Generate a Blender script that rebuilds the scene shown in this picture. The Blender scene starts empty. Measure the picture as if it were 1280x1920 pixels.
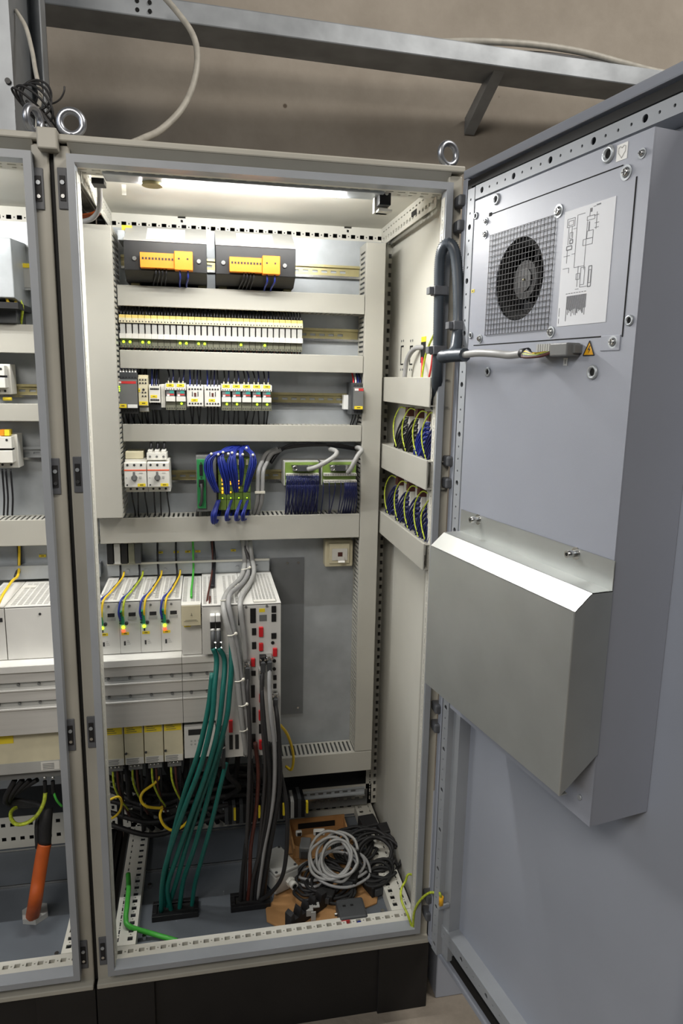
import bpy, bmesh, math, random
from mathutils import Vector, Matrix
random.seed(7)
scene = bpy.context.scene
col = scene.collection

# ------------------------------------------------------------------ camera
CAM = Vector((.267, -1.4376, 1.3759)); FPX = 1310.0
YAW, PITCH, ROLL = .1955, -.1875, .0185
_f = Vector((math.sin(YAW)*math.cos(PITCH), math.cos(YAW)*math.cos(PITCH), math.sin(PITCH)))
_r = Vector((math.cos(YAW), -math.sin(YAW), 0)); _u = _r.cross(_f)
_r, _u = _r*math.cos(ROLL)+_u*math.sin(ROLL), -_r*math.sin(ROLL)+_u*math.cos(ROLL)
cd = bpy.data.cameras.new('camera'); cam = bpy.data.objects.new('camera', cd); col.objects.link(cam)
cd.sensor_fit = 'VERTICAL'; cd.sensor_height = 36; cd.lens = FPX/1920*36; cd.clip_start = .05
M = Matrix((_r, _u, -_f)).transposed().to_4x4(); M.translation = CAM; cam.matrix_world = M
scene.camera = cam
# ------------------------------------------------------------------ world, lights, exposure
scene.view_settings.view_transform = 'Standard'; scene.view_settings.look = 'None'
scene.view_settings.exposure = 0.0; scene.view_settings.gamma = 1.0
scene.view_settings.use_curve_mapping = False
w = bpy.data.worlds.new('hall'); scene.world = w; w.use_nodes = True
w.node_tree.nodes['Background'].inputs[0].default_value = (.86, .91, 1.0, 1)
w.node_tree.nodes['Background'].inputs[1].default_value = .022
def area(name, loc, to, sx, sy, power, color, spread=180):
    l = bpy.data.lights.new(name, 'AREA'); l.shape = 'RECTANGLE'; l.size = sx; l.size_y = sy
    l.energy = power; l.color = color; l.spread = math.radians(spread)
    o = bpy.data.objects.new(name, l); col.objects.link(o); o.location = loc
    o.rotation_euler = (Vector(to)-Vector(loc)).to_track_quat('-Z', 'Y').to_euler(); return o
area('hall_window_light', (-5.6, -2.9, 3.3), (.7, .2, 1.2), 3.0, 2.0, 68, (.86, .92, 1.0))
area('hall_ceiling_light', (3.0, -1.6, 4.6), (.6, 1.2, 2.2), 1.4, .5, 120, (1.0, .95, .88))
area('front_fill_light', (-.9, -2.7, 3.1), (.2, 0, 1.7), 1.4, .8, 48, (1.0, .94, .86))  # added fill light that brightens the posts, rim and other front-facing surfaces
for cx in (.36, -.44):
    area('cabinet_lamp_down', (cx, .110, 1.7505), (cx, .110-.5, 1.7505-.87), .42, .006, 6.6, (1.0, .99, .965))
    area('cabinet_lamp_back', (cx, .132, 1.757), (cx, .132+.98, 1.757+.18), .46, .006, 2.7, (1.0, .99, .965))

# ------------------------------------------------------------------ helpers
def at(px, py, y):
    """point of the place seen at a photo pixel, at depth y"""
    d = _f + _r*(px-640)/FPX - _u*(py-960)/FPX
    return CAM + d*((y-CAM.y)/d.y)
def gz(px, py, z):
    d = _f + _r*(px-640)/FPX - _u*(py-960)/FPX
    return CAM + d*((z-CAM.z)/d.z)
def lin(c):
    return tuple(((x/255)/12.92 if x/255 <= .04045 else ((x/255+.055)/1.055)**2.4) for x in c)
MATS = {}
def mat(name, rgb, rough=.5, metal=0., var=.08, scale=30., bump=0., bscale=300., emit=0., stretch=None, spec=.5):
    if name in MATS: return MATS[name]
    m = bpy.data.materials.new(name); m.use_nodes = True; nt = m.node_tree; b = nt.nodes['Principled BSDF']
    c = lin(rgb); b.inputs['Roughness'].default_value = rough; b.inputs['Metallic'].default_value = metal
    b.inputs['Specular IOR Level'].default_value = spec
    tc = nt.nodes.new('ShaderNodeTexCoord'); mp = nt.nodes.new('ShaderNodeMapping')
    nt.links.new(tc.outputs['Object'], mp.inputs[0])
    if stretch: mp.inputs['Scale'].default_value = stretch
    n = nt.nodes.new('ShaderNodeTexNoise'); n.inputs['Scale'].default_value = scale; n.inputs['Detail'].default_value = 5
    nt.links.new(mp.outputs[0], n.inputs['Vector'])
    r = nt.nodes.new('ShaderNodeValToRGB'); r.color_ramp.elements[0].position = .3; r.color_ramp.elements[1].position = .7
    r.color_ramp.elements[0].color = (*[max(0, x*(1-var)) for x in c], 1)
    r.color_ramp.elements[1].color = (*[min(1, x*(1+var)) for x in c], 1)
    nt.links.new(n.outputs['Fac'], r.inputs[0]); nt.links.new(r.outputs[0], b.inputs['Base Color'])
    if bump:
        n2 = nt.nodes.new('ShaderNodeTexNoise'); n2.inputs['Scale'].default_value = bscale; n2.inputs['Detail'].default_value = 3
        nt.links.new(mp.outputs[0], n2.inputs['Vector'])
        bp = nt.nodes.new('ShaderNodeBump'); bp.inputs['Strength'].default_value = bump; bp.inputs['Distance'].default_value = .002
        nt.links.new(n2.outputs['Fac'], bp.inputs['Height']); nt.links.new(bp.outputs[0], b.inputs['Normal'])
    if emit:
        b.inputs['Emission Color'].default_value = (*c, 1); b.inputs['Emission Strength'].default_value = emit
    MATS[name] = m; return m
class MB:
    def __init__(s): s.v = []; s.f = []; s.m = []; s.sm = []
    def face(s, pts, m=0, sm=False):
        i = len(s.v); s.v += [tuple(p) for p in pts]; s.f.append(tuple(range(i, i+len(pts)))); s.m.append(m); s.sm.append(sm)
    def box(s, x0, x1, y0, y1, z0, z1, m=0):
        if x0 > x1: x0, x1 = x1, x0
        if y0 > y1: y0, y1 = y1, y0
        if z0 > z1: z0, z1 = z1, z0
        i = len(s.v)
        s.v += [(x0,y0,z0),(x1,y0,z0),(x1,y1,z0),(x0,y1,z0),(x0,y0,z1),(x1,y0,z1),(x1,y1,z1),(x0,y1,z1)]
        for q in ((0,3,2,1),(4,5,6,7),(0,1,5,4),(1,2,6,5),(2,3,7,6),(3,0,4,7)):
            s.f.append(tuple(i+k for k in q)); s.m.append(m); s.sm.append(False)
        return s
    def prism(s, pts, ax, a, b, m=0):
        """polygon (2D, in the two axes other than ax, cyclic order) extruded along ax from a to b"""
        def P(p, t): return {0: (t, p[0], p[1]), 1: (p[0], t, p[1]), 2: (p[0], p[1], t)}[ax]
        ar = sum(pts[k][0]*pts[(k+1) % len(pts)][1]-pts[(k+1) % len(pts)][0]*pts[k][1] for k in range(len(pts)))
        if (ar > 0) == (ax == 1): pts = pts[::-1]
        if a > b: a, b = b, a
        n = len(pts); i = len(s.v)
        s.v += [P(p, a) for p in pts]+[P(p, b) for p in pts]
        s.f.append(tuple(i+k for k in range(n))[::-1]); s.f.append(tuple(i+n+k for k in range(n))); s.m += [m, m]; s.sm += [False]*2
        for k in range(n):
            j = (k+1) % n; s.f.append((i+k, i+j, i+n+j, i+n+k)); s.m.append(m); s.sm.append(False)
        return s
    def cyl(s, p, q, r, n=12, r2=None, m=0):
        p = Vector(p); q = Vector(q); r2 = r if r2 is None else r2
        d = (q-p).normalized(); a = d.orthogonal().normalized(); b = d.cross(a); i = len(s.v)
        for c, rr in ((p, r), (q, r2)):
            for k in range(n):
                t = 2*math.pi*k/n; s.v.append(tuple(c+(a*math.cos(t)+b*math.sin(t))*rr))
        for k in range(n):
            j = (k+1) % n; s.f.append((i+k, i+j, i+n+j, i+n+k)); s.m.append(m); s.sm.append(n > 8)
        s.f.append(tuple(i+k for k in range(n))[::-1]); s.f.append(tuple(i+n+k for k in range(n))); s.m += [m, m]; s.sm += [False]*2
        return s
    def tube(s, pts, r, n=8, m=0, k=6, closed=False):
        P = [Vector(p) for p in pts]
        if k > 1:
            Q = []; N = len(P)
            for i in range(N if closed else N-1):
                p1, p2 = P[i], P[(i+1) % N]
                p0 = P[i-1] if (i or closed) else p1*2-p2
                p3 = P[(i+2) % N] if (closed or i+2 < N) else p2*2-p1
                for j in range(k):
                    t = j/k
                    Q.append(.5*((2*p1)+(p2-p0)*t+(2*p0-5*p1+4*p2-p3)*t*t+(3*p1-p0-3*p2+p3)*t**3))
            if not closed: Q.append(P[-1])
            P = Q
        N = len(P); i0 = len(s.v); a = None
        for i in range(N):
            d = (P[(i+1) % N]-P[i-1]) if (closed or 0 < i < N-1) else (P[1]-P[0] if i == 0 else P[-1]-P[-2])
            d = d.normalized() if d.length > 1e-9 else Vector((0, 0, 1))
            a = d.orthogonal() if a is None else a-d*a.dot(d)
            if a.length < 1e-6: a = d.orthogonal()
            a.normalize(); b = d.cross(a); rr = r(i/(N-1)) if callable(r) else r
            for j in range(n):
                t = 2*math.pi*j/n; s.v.append(tuple(P[i]+(a*math.cos(t)+b*math.sin(t))*rr))
        for i in range(N if closed else N-1):
            for j in range(n):
                e = (j+1) % n; A = i0+i*n; B = i0+((i+1) % N)*n
                s.f.append((A+j, A+e, B+e, B+j)); s.m.append(m); s.sm.append(True)
        if not closed:
            s.f.append(tuple(i0+j for j in range(n))[::-1]); s.f.append(tuple(i0+(N-1)*n+j for j in range(n))); s.m += [m, m]; s.sm += [False]*2
        return s
    def sph(s, c, r, n=8, m=0, sz=1.):
        i0 = len(s.v); h = n//2
        for a in range(h+1):
            for b in range(n):
                t = math.pi*a/h; f = 2*math.pi*b/n
                s.v.append((c[0]+r*math.sin(t)*math.cos(f), c[1]+r*math.sin(t)*math.sin(f), c[2]+r*sz*math.cos(t)))
        for a in range(h):
            for b in range(n):
                e = (b+1) % n; s.f.append((i0+a*n+b, i0+(a+1)*n+b, i0+(a+1)*n+e, i0+a*n+e)); s.m.append(m); s.sm.append(True)
        return s
    def sheet(s, o, U, V, lu, lv, holes, th, m=0):
        """thin sheet at o spanned by unit axes U, V with rectangular (u0,u1,v0,v1) or round ('r',u,v,r) holes cut through"""
        o, U, V = Vector(o), Vector(U), Vector(V); N = U.cross(V)*th
        rect = []; rnd = []
        for h in holes:
            if h[0] == 'r': rnd.append(h); rect.append((h[1]-h[3], h[1]+h[3], h[2]-h[3], h[2]+h[3]))
            else: rect.append(h)
        q = lambda x: round(x, 6)
        us = sorted({0., q(lu)}|{q(min(max(x, 0), lu)) for h in rect for x in h[:2]})
        vs = sorted({0., q(lv)}|{q(min(max(x, 0), lv)) for h in rect for x in h[2:]})
        P = lambda u, v, t: o+U*u+V*v-N*t
        nu, nv = len(us)-1, len(vs)-1
        solid = [[True]*nv for _ in range(nu)]
        for h in rect:
            for a in range(nu):
                uc = (us[a]+us[a+1])/2
                if h[0] < uc < h[1]:
                    for b in range(nv):
                        vc = (vs[b]+vs[b+1])/2
                        if h[2] < vc < h[3]: solid[a][b] = False
        for a in range(nu):
            for b in range(nv):
                if not solid[a][b]: continue
                u0, u1, v0, v1 = us[a], us[a+1], vs[b], vs[b+1]
                s.face((P(u0,v0,0), P(u1,v0,0), P(u1,v1,0), P(u0,v1,0)), m)
                s.face((P(u0,v1,1), P(u1,v1,1), P(u1,v0,1), P(u0,v0,1)), m)
                if a == 0 or not solid[a-1][b]: s.face((P(u0,v0,1), P(u0,v0,0), P(u0,v1,0), P(u0,v1,1)), m)
                if a == nu-1 or not solid[a+1][b]: s.face((P(u1,v0,0), P(u1,v0,1), P(u1,v1,1), P(u1,v1,0)), m)
                if b == 0 or not solid[a][b-1]: s.face((P(u0,v0,0), P(u0,v0,1), P(u1,v0,1), P(u1,v0,0)), m)
                if b == nv-1 or not solid[a][b+1]: s.face((P(u0,v1,1), P(u0,v1,0), P(u1,v1,0), P(u1,v1,1)), m)
        for h in rnd:
            n = 32 if h[3] > .02 else 12; c = (h[1], h[2]); r = h[3]
            ring = []
            for k in range(n):
                t = 2*math.pi*(k+.5)/n; x, y = math.cos(t), math.sin(t); e = 1/max(abs(x), abs(y))
                ring.append(((c[0]+r*.97*x, c[1]+r*.97*y), (c[0]+r*x*e, c[1]+r*y*e)))
            for k in range(n):
                A, B = ring[k], ring[(k+1) % n]
                s.face((P(*A[0],0), P(*A[1],0), P(*B[1],0), P(*B[0],0)), m)
                s.face((P(*A[0],0), P(*B[0],0), P(*B[0],1), P(*A[0],1)), m)
                # corner fill
                a1, b1 = A[1], B[1]
                if abs(a1[0]-b1[0]) > 1e-6 and abs(a1[1]-b1[1]) > 1e-6:
                    cx = c[0]+math.copysign(r, (a1[0]+b1[0])/2-c[0]); cy = c[1]+math.copysign(r, (a1[1]+b1[1])/2-c[1])
                    s.face((P(*a1,0), P(cx,cy,0), P(*b1,0)), m)
        return s
    def build(s, name, mats, parent=None, bev=0., label=None, kind=None):
        me = bpy.data.meshes.new(name)
        o0 = ORG.get(parent.name, Vector()) if parent else Vector()
        me.from_pydata([(x-o0.x, y-o0.y, z-o0.z) for x, y, z in s.v], [], s.f)
        if not isinstance(mats, (list, tuple)): mats = [mats]
        for mm in mats: me.materials.append(MATS[mm] if isinstance(mm, str) else mm)
        me.polygons.foreach_set('material_index', s.m); me.polygons.foreach_set('use_smooth', s.sm); me.update()
        o = bpy.data.objects.new(name, me); col.objects.link(o)
        if parent: o.parent = parent; ORG[o.name] = o0
        if bev:
            b = o.modifiers.new('bevel', 'BEVEL'); b.width = bev; b.segments = 2; b.limit_method = 'ANGLE'; b.angle_limit = .6
        if label: o['label'] = label
        if kind: o['kind'] = kind
        return o
ORG = {}
def tag(o, label, cat, group=None):
    o['label'] = label; o['category'] = cat
    if group: o['group'] = group
    return o
def thing(name, label, cat, loc=(0, 0, 0), rz=0., group=None):
    o = bpy.data.objects.new(name, None); o.empty_display_size = .02; col.objects.link(o); o.location = loc; o.rotation_euler = (0, 0, rz)
    ORG[o.name] = Vector() if rz else Vector(loc)
    return tag(o, label, cat, group)
def dup(root, d, label=None, group=None):
    def cp(o, par):
        c = o.copy(); col.objects.link(c); c.parent = par; ORG[c.name] = ORG.get(o.name, Vector())
        for ch in list(o.children): cp(ch, c)
        return c
    c = cp(root, None); c.location = root.location+Vector(d); ORG[c.name] = Vector(c.location)
    if label: c['label'] = label
    if group: c['group'] = group
    return c
def one(name, mb, mats, label, cat, group=None, bev=0., kind=None):
    """a thing that is a single mesh, with its origin at its base"""
    xs = [p[0] for p in mb.v]; ys = [p[1] for p in mb.v]; zs = [p[2] for p in mb.v]
    c = ((min(xs)+max(xs))/2, (min(ys)+max(ys))/2, min(zs))
    mb.v = [(x-c[0], y-c[1], z-c[2]) for x, y, z in mb.v]
    o = mb.build(name, mats, None, bev, kind=kind); o.location = c; ORG[o.name] = Vector(c)
    return tag(o, label, cat, group)
def struct(name, mb, mats, bev=0.):
    o = mb.build(name, mats, None, bev); o['kind'] = 'structure'; return o
def cable(name, label, cat, pts, r, m, group=None, n=8, k=6):
    return one(name, MB().tube(pts, r, n, 0, k), m, label, cat, group)
def px(*l): return [at(*p) for p in l]

# ------------------------------------------------------------------ materials
mat('paint', (176, 173, 162), .42, 0, .10, 5, .05, 900)
mat('paint_in', (208, 206, 196), .5, 0, .04, 6)
mat('door_paint', (160, 165, 176), .38, 0, .03, 5, .04, 1200)
mat('ac_paint', (160, 164, 175), .45, 0, .03, 6, .12, 1500)
mat('rim', (156, 160, 165), .4, 0, .06, 12)
mat('lock_grey', (96, 98, 102), .5, 0, .1, 60)
mat('duct', (174, 172, 163), .55, 0, .03, 8)
mat('zinc', (178, 183, 187), .42, .42, .12, 14, .03, 120)
mat('zinc_sheet', (196, 199, 197), .40, .72, .08, 7, .02, 90)
mat('beam_zinc', (150, 154, 158), .5, .6, .2, 9, .1, 40)
mat('strip_steel', (128, 131, 134), .45, .4, .1, 12)
mat('steel', (205, 205, 203), .25, 1., .06, 40)
mat('eye_zinc', (172, 175, 182), .34, .9, .1, 30)
mat('mesh_wire', (44, 44, 46), .6, 0, .1, 60)
mat('fine_ink', (96, 97, 102), .6, 0, .1, 40)
mat('rail_yellow', (196, 186, 140), .35, .8, .1, 30)
mat('alu', (220, 219, 215), .38, .35, .05, 3, 0, 1, 0, (1, 1, 30))
mat('ledge', (232, 231, 226), .35, .2, .03, 20)
mat('black', (22, 22, 24), .45, 0, .2, 60)
mat('black_soft', (30, 29, 30), .6, 0, .2, 60)
mat('rubber', (18, 18, 18), .7, 0, .2, 80)
mat('dark', (9, 9, 9), .9, 0, .1, 40)
mat('plinth', (24, 22, 22), .6, 0, .2, 10)
mat('floor_grey', (98, 104, 111), .55, 0, .08, 8)
mat('white_pl', (222, 220, 212), .4, 0, .03, 40)
mat('cream', (216, 208, 178), .5, 0, .04, 40)
mat('lgrey_pl', (178, 178, 174), .45, 0, .04, 40)
mat('mgrey_pl', (112, 113, 112), .45, 0, .05, 40)
mat('dgrey_pl', (66, 68, 70), .5, 0, .06, 40)
mat('olive_pl', (108, 108, 92), .5, 0, .08, 40)
mat('drive', (218, 217, 212), .45, 0, .03, 20)
mat('orange_pl', (246, 146, 38), .4, 0, .04, 40)
mat('yellow_lbl', (240, 214, 50), .5, 0, .04, 40)
mat('marker_cream', (224, 198, 112), .5, 0, .04, 40)
mat('white_lbl', (235, 235, 232), .5, 0, .02, 40)
mat('ink', (40, 40, 42), .6, 0, .1, 40)
mat('red_pl', (214, 36, 44), .4, 0, .08, 40)
mat('red_band', (205, 60, 60), .4, 0, .05, 40)
mat('orange_band', (230, 96, 60), .4, 0, .05, 40)
mat('teal_pl', (60, 150, 140), .4, 0, .06, 40)
mat('pcb', (46, 128, 74), .4, 0, .08, 50)
mat('green_con', (38, 140, 96), .4, 0, .08, 50)
mat('olive_pcb', (112, 138, 62), .45, 0, .1, 50)
mat('blue_wire', (30, 46, 134), .4, 0, .15, 60)
mat('dark_wire', (26, 26, 32), .45, 0, .2, 60)
mat('navy_wire', (28, 34, 84), .4, 0, .2, 60)
mat('brown_wire', (82, 40, 32), .5, 0, .2, 60)
mat('grey_cable', (150, 150, 150), .45, 0, .06, 50)
mat('lgrey_cable', (160, 160, 158), .45, 0, .05, 50)
mat('dgrey_cable', (56, 54, 54), .5, 0, .1, 50)
mat('loop_cable', (176, 172, 162), .5, 0, .14, 40)
mat('hose_grey', (70, 77, 84), .35, 0, .06, 50)
mat('teal_cable', (20, 98, 90), .4, 0, .1, 50)
mat('green_cable', (70, 172, 62), .45, 0, .08, 50)
mat('orange_cable', (180, 82, 26), .5, 0, .08, 50)
mat('yellow_wire', (232, 196, 40), .4, 0, .08, 50)
mat('pe_wire', (176, 190, 52), .4, 0, .35, 160)
mat('tie', (225, 222, 208), .5, 0, .04, 40)
mat('cardboard', (176, 132, 84), .8, 0, .1, 25)
mat('paper', (222, 224, 228), .6, 0, .02, 20)
mat('warn', (240, 176, 28), .5, 0, .03, 30)
mat('led_green', (190, 255, 40), .4, 0, 0, 10, 0, 1, 3.0)
mat('led_orange', (255, 150, 30), .4, 0, 0, 10, 0, 1, 3.0)
mat('led_red', (255, 70, 40), .4, 0, 0, 10, 0, 1, 3.0)
mat('lamp', (255, 246, 226), .4, 0, 0, 10, 0, 1, 6.0)
mat('tape', (190, 178, 130), .6, 0, .2, 30)

# ------------------------------------------------------------------ structure
def concrete(name, c1, c2, bump):
    m = bpy.data.materials.new(name); m.use_nodes = True; nt = m.node_tree; b = nt.nodes['Principled BSDF']; b.inputs['Roughness'].default_value = .85
    tc = nt.nodes.new('ShaderNodeTexCoord'); n = nt.nodes.new('ShaderNodeTexNoise'); n.inputs['Scale'].default_value = 2.3; n.inputs['Detail'].default_value = 9; n.inputs['Roughness'].default_value = .65
    nt.links.new(tc.outputs['Object'], n.inputs['Vector'])
    r = nt.nodes.new('ShaderNodeValToRGB'); r.color_ramp.elements[0].position = .32; r.color_ramp.elements[1].position = .68
    r.color_ramp.elements[0].color = (*lin(c1), 1); r.color_ramp.elements[1].color = (*lin(c2), 1)
    nt.links.new(n.outputs['Fac'], r.inputs[0])
    # small dark pits
    v = nt.nodes.new('ShaderNodeTexVoronoi'); v.inputs['Scale'].default_value = 5.5; nt.links.new(tc.outputs['Object'], v.inputs['Vector'])
    r2 = nt.nodes.new('ShaderNodeValToRGB'); r2.color_ramp.elements[0].position = .03; r2.color_ramp.elements[1].position = .05
    r2.color_ramp.elements[0].color = (.35, .3, .26, 1); r2.color_ramp.elements[1].color = (1, 1, 1, 1)
    nt.links.new(v.outputs['Distance'], r2.inputs[0])
    mx = nt.nodes.new('ShaderNodeMix'); mx.data_type = 'RGBA'; mx.blend_type = 'MULTIPLY'; mx.inputs[0].default_value = 1
    nt.links.new(r.outputs[0], mx.inputs[6]); nt.links.new(r2.outputs[0], mx.inputs[7]); nt.links.new(mx.outputs[2], b.inputs['Base Color'])
    n2 = nt.nodes.new('ShaderNodeTexNoise'); n2.inputs['Scale'].default_value = 45; n2.inputs['Detail'].default_value = 6; nt.links.new(tc.outputs['Object'], n2.inputs['Vector'])
    bp = nt.nodes.new('ShaderNodeBump'); bp.inputs['Strength'].default_value = bump; bp.inputs['Distance'].default_value = .004
    nt.links.new(n2.outputs['Fac'], bp.inputs['Height']); nt.links.new(bp.outputs[0], b.inputs['Normal']); MATS[name] = m
concrete('wall_concrete', (142, 133, 121), (168, 159, 147), .15)
concrete('floor_concrete', (112, 104, 94), (158, 148, 134), .6)
struct('floor', MB().box(-3.5, 4, -4, 1.6, -.25, -.2), 'floor_concrete')
struct('wall_back', MB().box(-3.5, 4, 1.25, 1.45, -.2, 4.6), 'wall_concrete')
# wall-mounted steel beam, its strut and pipe, high on the wall
t = thing('steel_beam', 'galvanised steel channel beam running along the concrete wall above the cabinets', 'beam', (.6, .97, 2.35))
def skew(s): s.v = [(x, y+.055*(x-.5), z) for x, y, z in s.v]; return s
skew(MB().box(-2.2,2.6,.908,1.052,2.395,2.455)).build('channel', 'beam_zinc', t, .004)
skew(MB().prism([(.94,2.395),(1.20,2.28),(1.20,2.335),(1.04,2.395)], 0, 1.235, 1.275)).build('strut', 'beam_zinc', t)
skew(MB().prism([(.94,2.395),(1.40,2.28),(1.40,2.335),(1.04,2.395)], 0, -1.3, -1.26)).build('strut', 'beam_zinc', t)
s = MB()
for x in (.10,.135):
    for z in (2.412,2.435): s.cyl((x,.886,z),(x,.8845,z),.006,10)
s.build('bolt_holes', 'dark', t, kind='stuff')
o = cable('beam_cable', 'grey cable lying along the top of the steel beam at the right', 'cable', [(.95,1.03,2.468),(1.15,.99,2.478),(1.35,.985,2.488),(1.55,1.0,2.490),(1.72,1.01,2.475),(1.9,1.03,2.467),(2.3,1.05,2.467)], .011, 'loop_cable')
cable('beam_cable', 'thin dark cable lying beside the grey one on the steel beam', 'cable', [(1.2,1.01,2.464),(1.45,1.0,2.470),(1.65,1.01,2.468),(1.85,1.03,2.464),(2.2,1.06,2.464)], .008, 'dgrey_cable')
cable('loop_cable', 'pale grey cable hanging in a loop above the right cabinet', 'cable', px((300,-14,.8),(330,20,.76),(360,62,.72),(370,105,.69),(362,158,.66),(340,205,.61),(302,243,.56),(268,260,.50),(238,275,.44))+[(.06,.40,1.86),(.05,.42,1.812)], .0085, 'loop_cable')

# riser channel standing on the left cabinet
t = thing('cable_riser', 'galvanised sheet metal cable riser standing on the left cabinet', 'cable tray', (-.16, .35, 1.8))
s = MB(); s.box(-.40, -.118, .30, .303, 1.80, 2.9); s.box(-.121, -.118, .303, .52, 1.80, 2.9); s.box(-.121,-.085,.517,.52,1.80,2.9); s.box(-.088,-.085,.46,.52,1.80,2.9)
s.build('sheet', 'beam_zinc', t)
MB().cyl((-.128,.302,1.985),(-.128,.294,1.985),.006,10).build('bolt', 'black', t)
MB().box(-.40,-.118,.297,.2995,1.80,1.93).build('splice_plate', 'beam_zinc', t)

# ------------------------------------------------------------------ enclosures
SQ = lambda n, o, v, h=.006, w=.006: [(o+.025*k-w, o+.025*k+w, v-h, v+h) for k in range(n)]
def DASH(n, o, v): return [(o+.025*k-.0065, o+.025*k+.0065, v-.0017, v+.0017) for k in range(n)]
def DOT(n, o, v, r=.0016): return [(o+.025*k-r, o+.025*k+r, v-r, v+r) for k in range(n)]
def sw(h): return [(c, d, a, b) for a, b, c, d in h]
def enclosure(X, label):
    t = thing('switch_cabinet', label, 'cabinet', (X+.4, .3, 0))
    B = lambda x0, x1, *r: MB().box(X+x0, X+x1, *r)
    s = B(.002,.798,.012,.6,1.793,1.806); s.build('roof', 'paint', t, .003)
    MB().prism([(.014,1.793),(.060,1.793),(.060,1.768),(.042,1.768)], 0, X+.030, X+.770).build('roof_gutter', 'paint', t)
    s = B(.02,.78,.052,.58,1.783,1.787); s.build('roof_lining', 'paint_in', t)
    s = MB().sheet((X+.03,0,.03), (1,0,0), (0,0,1), .74, 1.74, [(.014,.726,.014,1.726)], .032); s.build('sealing_rim', 'rim', t, .004)
    for a, b in ((.004,.034), (.766,.796)): B(a,b,.022,.075,0,1.789).build('post', 'paint', t, .003)
    B(.034,.766,.043,.06,1.760,1.770).build('top_rail', 'paint', t)
    s = B(.034,.766,.03,.06,0,.034); s.build('bottom_rail', 'paint', t)
    B(.004,.796,.006,.06,-.006,.006).build('bottom_lip', 'paint', t, .002)
    # punched profiles
    s = MB().sheet((X+.03,.006,.043), (1,0,0), (0,1,0), .74, .064, SQ(29,.02,.046,.0055,.0062)+DOT(28,.0325,.046)+DASH(29,.02,.016)+DOT(28,.0325,.016), .0025)
    s.build('punched_profile', 'paint_in', t)
    B(.03,.77,.058,.072,.012,.0405).build('profile_web', 'paint_in', t)
    for sx, o in ((1, .716), (0, .030)):
        h = sw(SQ(18,.02,.014)+DOT(18,.0325,.014)+DASH(18,.02,.042)+DOT(18,.0325,.042)) if sx else sw(SQ(18,.02,.040)+DOT(18,.0325,.040)+DASH(18,.02,.012)+DOT(18,.0325,.012))
        MB().sheet((X+o,.071,.043), (1,0,0), (0,1,0), .054, .46, h, .0025).build('punched_profile', 'paint_in', t)
        B(*((.716,.719) if sx else (.081,.084)), .071,.531,.008,.0405).build('profile_web', 'paint_in', t)
    MB().sheet((X+.755,.008,.043), (0,0,1), (0,1,0), 1.70, .020, DASH(67,.02,.010)+DOT(67,.0325,.010), .002).build('punched_profile', 'paint_in', t)
    MB().sheet((X+.046,.008,.043), (0,1,0), (0,0,1), .04, 1.70, sw(DASH(67,.02,.012)+DOT(67,.0325,.012)), .002).build('punched_profile', 'paint_in', t)
    for o in (.752, .008):
        MB().sheet((X+o,.531,.043), (1,0,0), (0,0,1), .04, 1.70, sw(DASH(67,.02,.013)+DOT(67,.0325,.013)+SQ(67,.02,.029,.004)), .002).build('rear_post', 'paint_in', t)
    MB().sheet((X+.03,.531,1.733), (1,0,0), (0,0,1), .74, .052, SQ(29,.02,.025,.005)+DOT(28,.0325,.025)+[(.18,.20,.046,.050),(.62,.64,.046,.050),(.187,.193,.036,.042),(.627,.633,.036,.042)], .002).build('punched_profile', 'paint_in', t)
    MB().sheet((X+.03,.531,.012), (1,0,0), (0,0,1), .74, .10, SQ(29,.02,.03)+SQ(29,.02,.075), .002).build('punched_profile', 'paint_in', t)
    MB().sheet((X+.754,.06,1.737), (0,0,1), (0,1,0), .046, .47, sw(SQ(18,.02,.014,.004)+DOT(18,.0325,.014)+DASH(18,.02,.034)), .002).build('punched_profile', 'paint_in', t)
    MB().sheet((X+.046,.06,1.737), (0,1,0), (0,0,1), .47, .046, SQ(18,.02,.014,.004)+DOT(18,.0325,.014)+DASH(18,.02,.034), .002).build('punched_profile', 'paint_in', t)
    MB().sheet((X+.03,.034,1.757), (0,1,0), (1,0,0), .05, .74, sw(SQ(29,.02,.016,.003,.008)+SQ(29,.02,.036,.003,.004)), .003).build('punched_profile', 'paint_in', t)
    # floor and back
    B(.084,.716,.072,.362,.004,.010).build('floor_plate', 'floor_grey', t)
    B(.084,.716,.366,.512,.002,.012).build('floor_plate', 'floor_grey', t)
    B(.084,.716,.516,.56,.002,.010).build('floor_plate', 'floor_grey', t)
    MB().box(X+.084,X+.716,.3625,.3655,.0,.0165).build('seam_strip', 'steel', t)
    MB().box(X+.084,X+.716,.5125,.5155,.0,.0165).build('seam_strip', 'steel', t)
    B(.002,.798,.588,.598,0,1.787).build('rear_panel', 'dgrey_pl', t)
    B(.018,.782,.04,.588,-.004,.001).build('floor_pan', 'dgrey_pl', t)
    B((.0 if X == 0 else .02), (.748 if X == 0 else .80),.480,.4835,.235,1.738).build('mounting_plate', 'zinc', t)
    s = MB()
    for xx, yy in ((.70,.10),(.70,.33),(.10,.12),(.10,.30)): MB().cyl((X+xx,yy,.010),(X+xx,yy,.022),.0055,8).build('floor_bolt', 'steel', t)
    return t
CR = enclosure(0, 'right light grey switch cabinet with its door swung open')
CL = enclosure(-.8, 'left light grey switch cabinet cut off by the photo edge')
MB().box(.786,.797,.075,.588,.01,1.785).build('side_panel', 'paint_in', CR)
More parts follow.
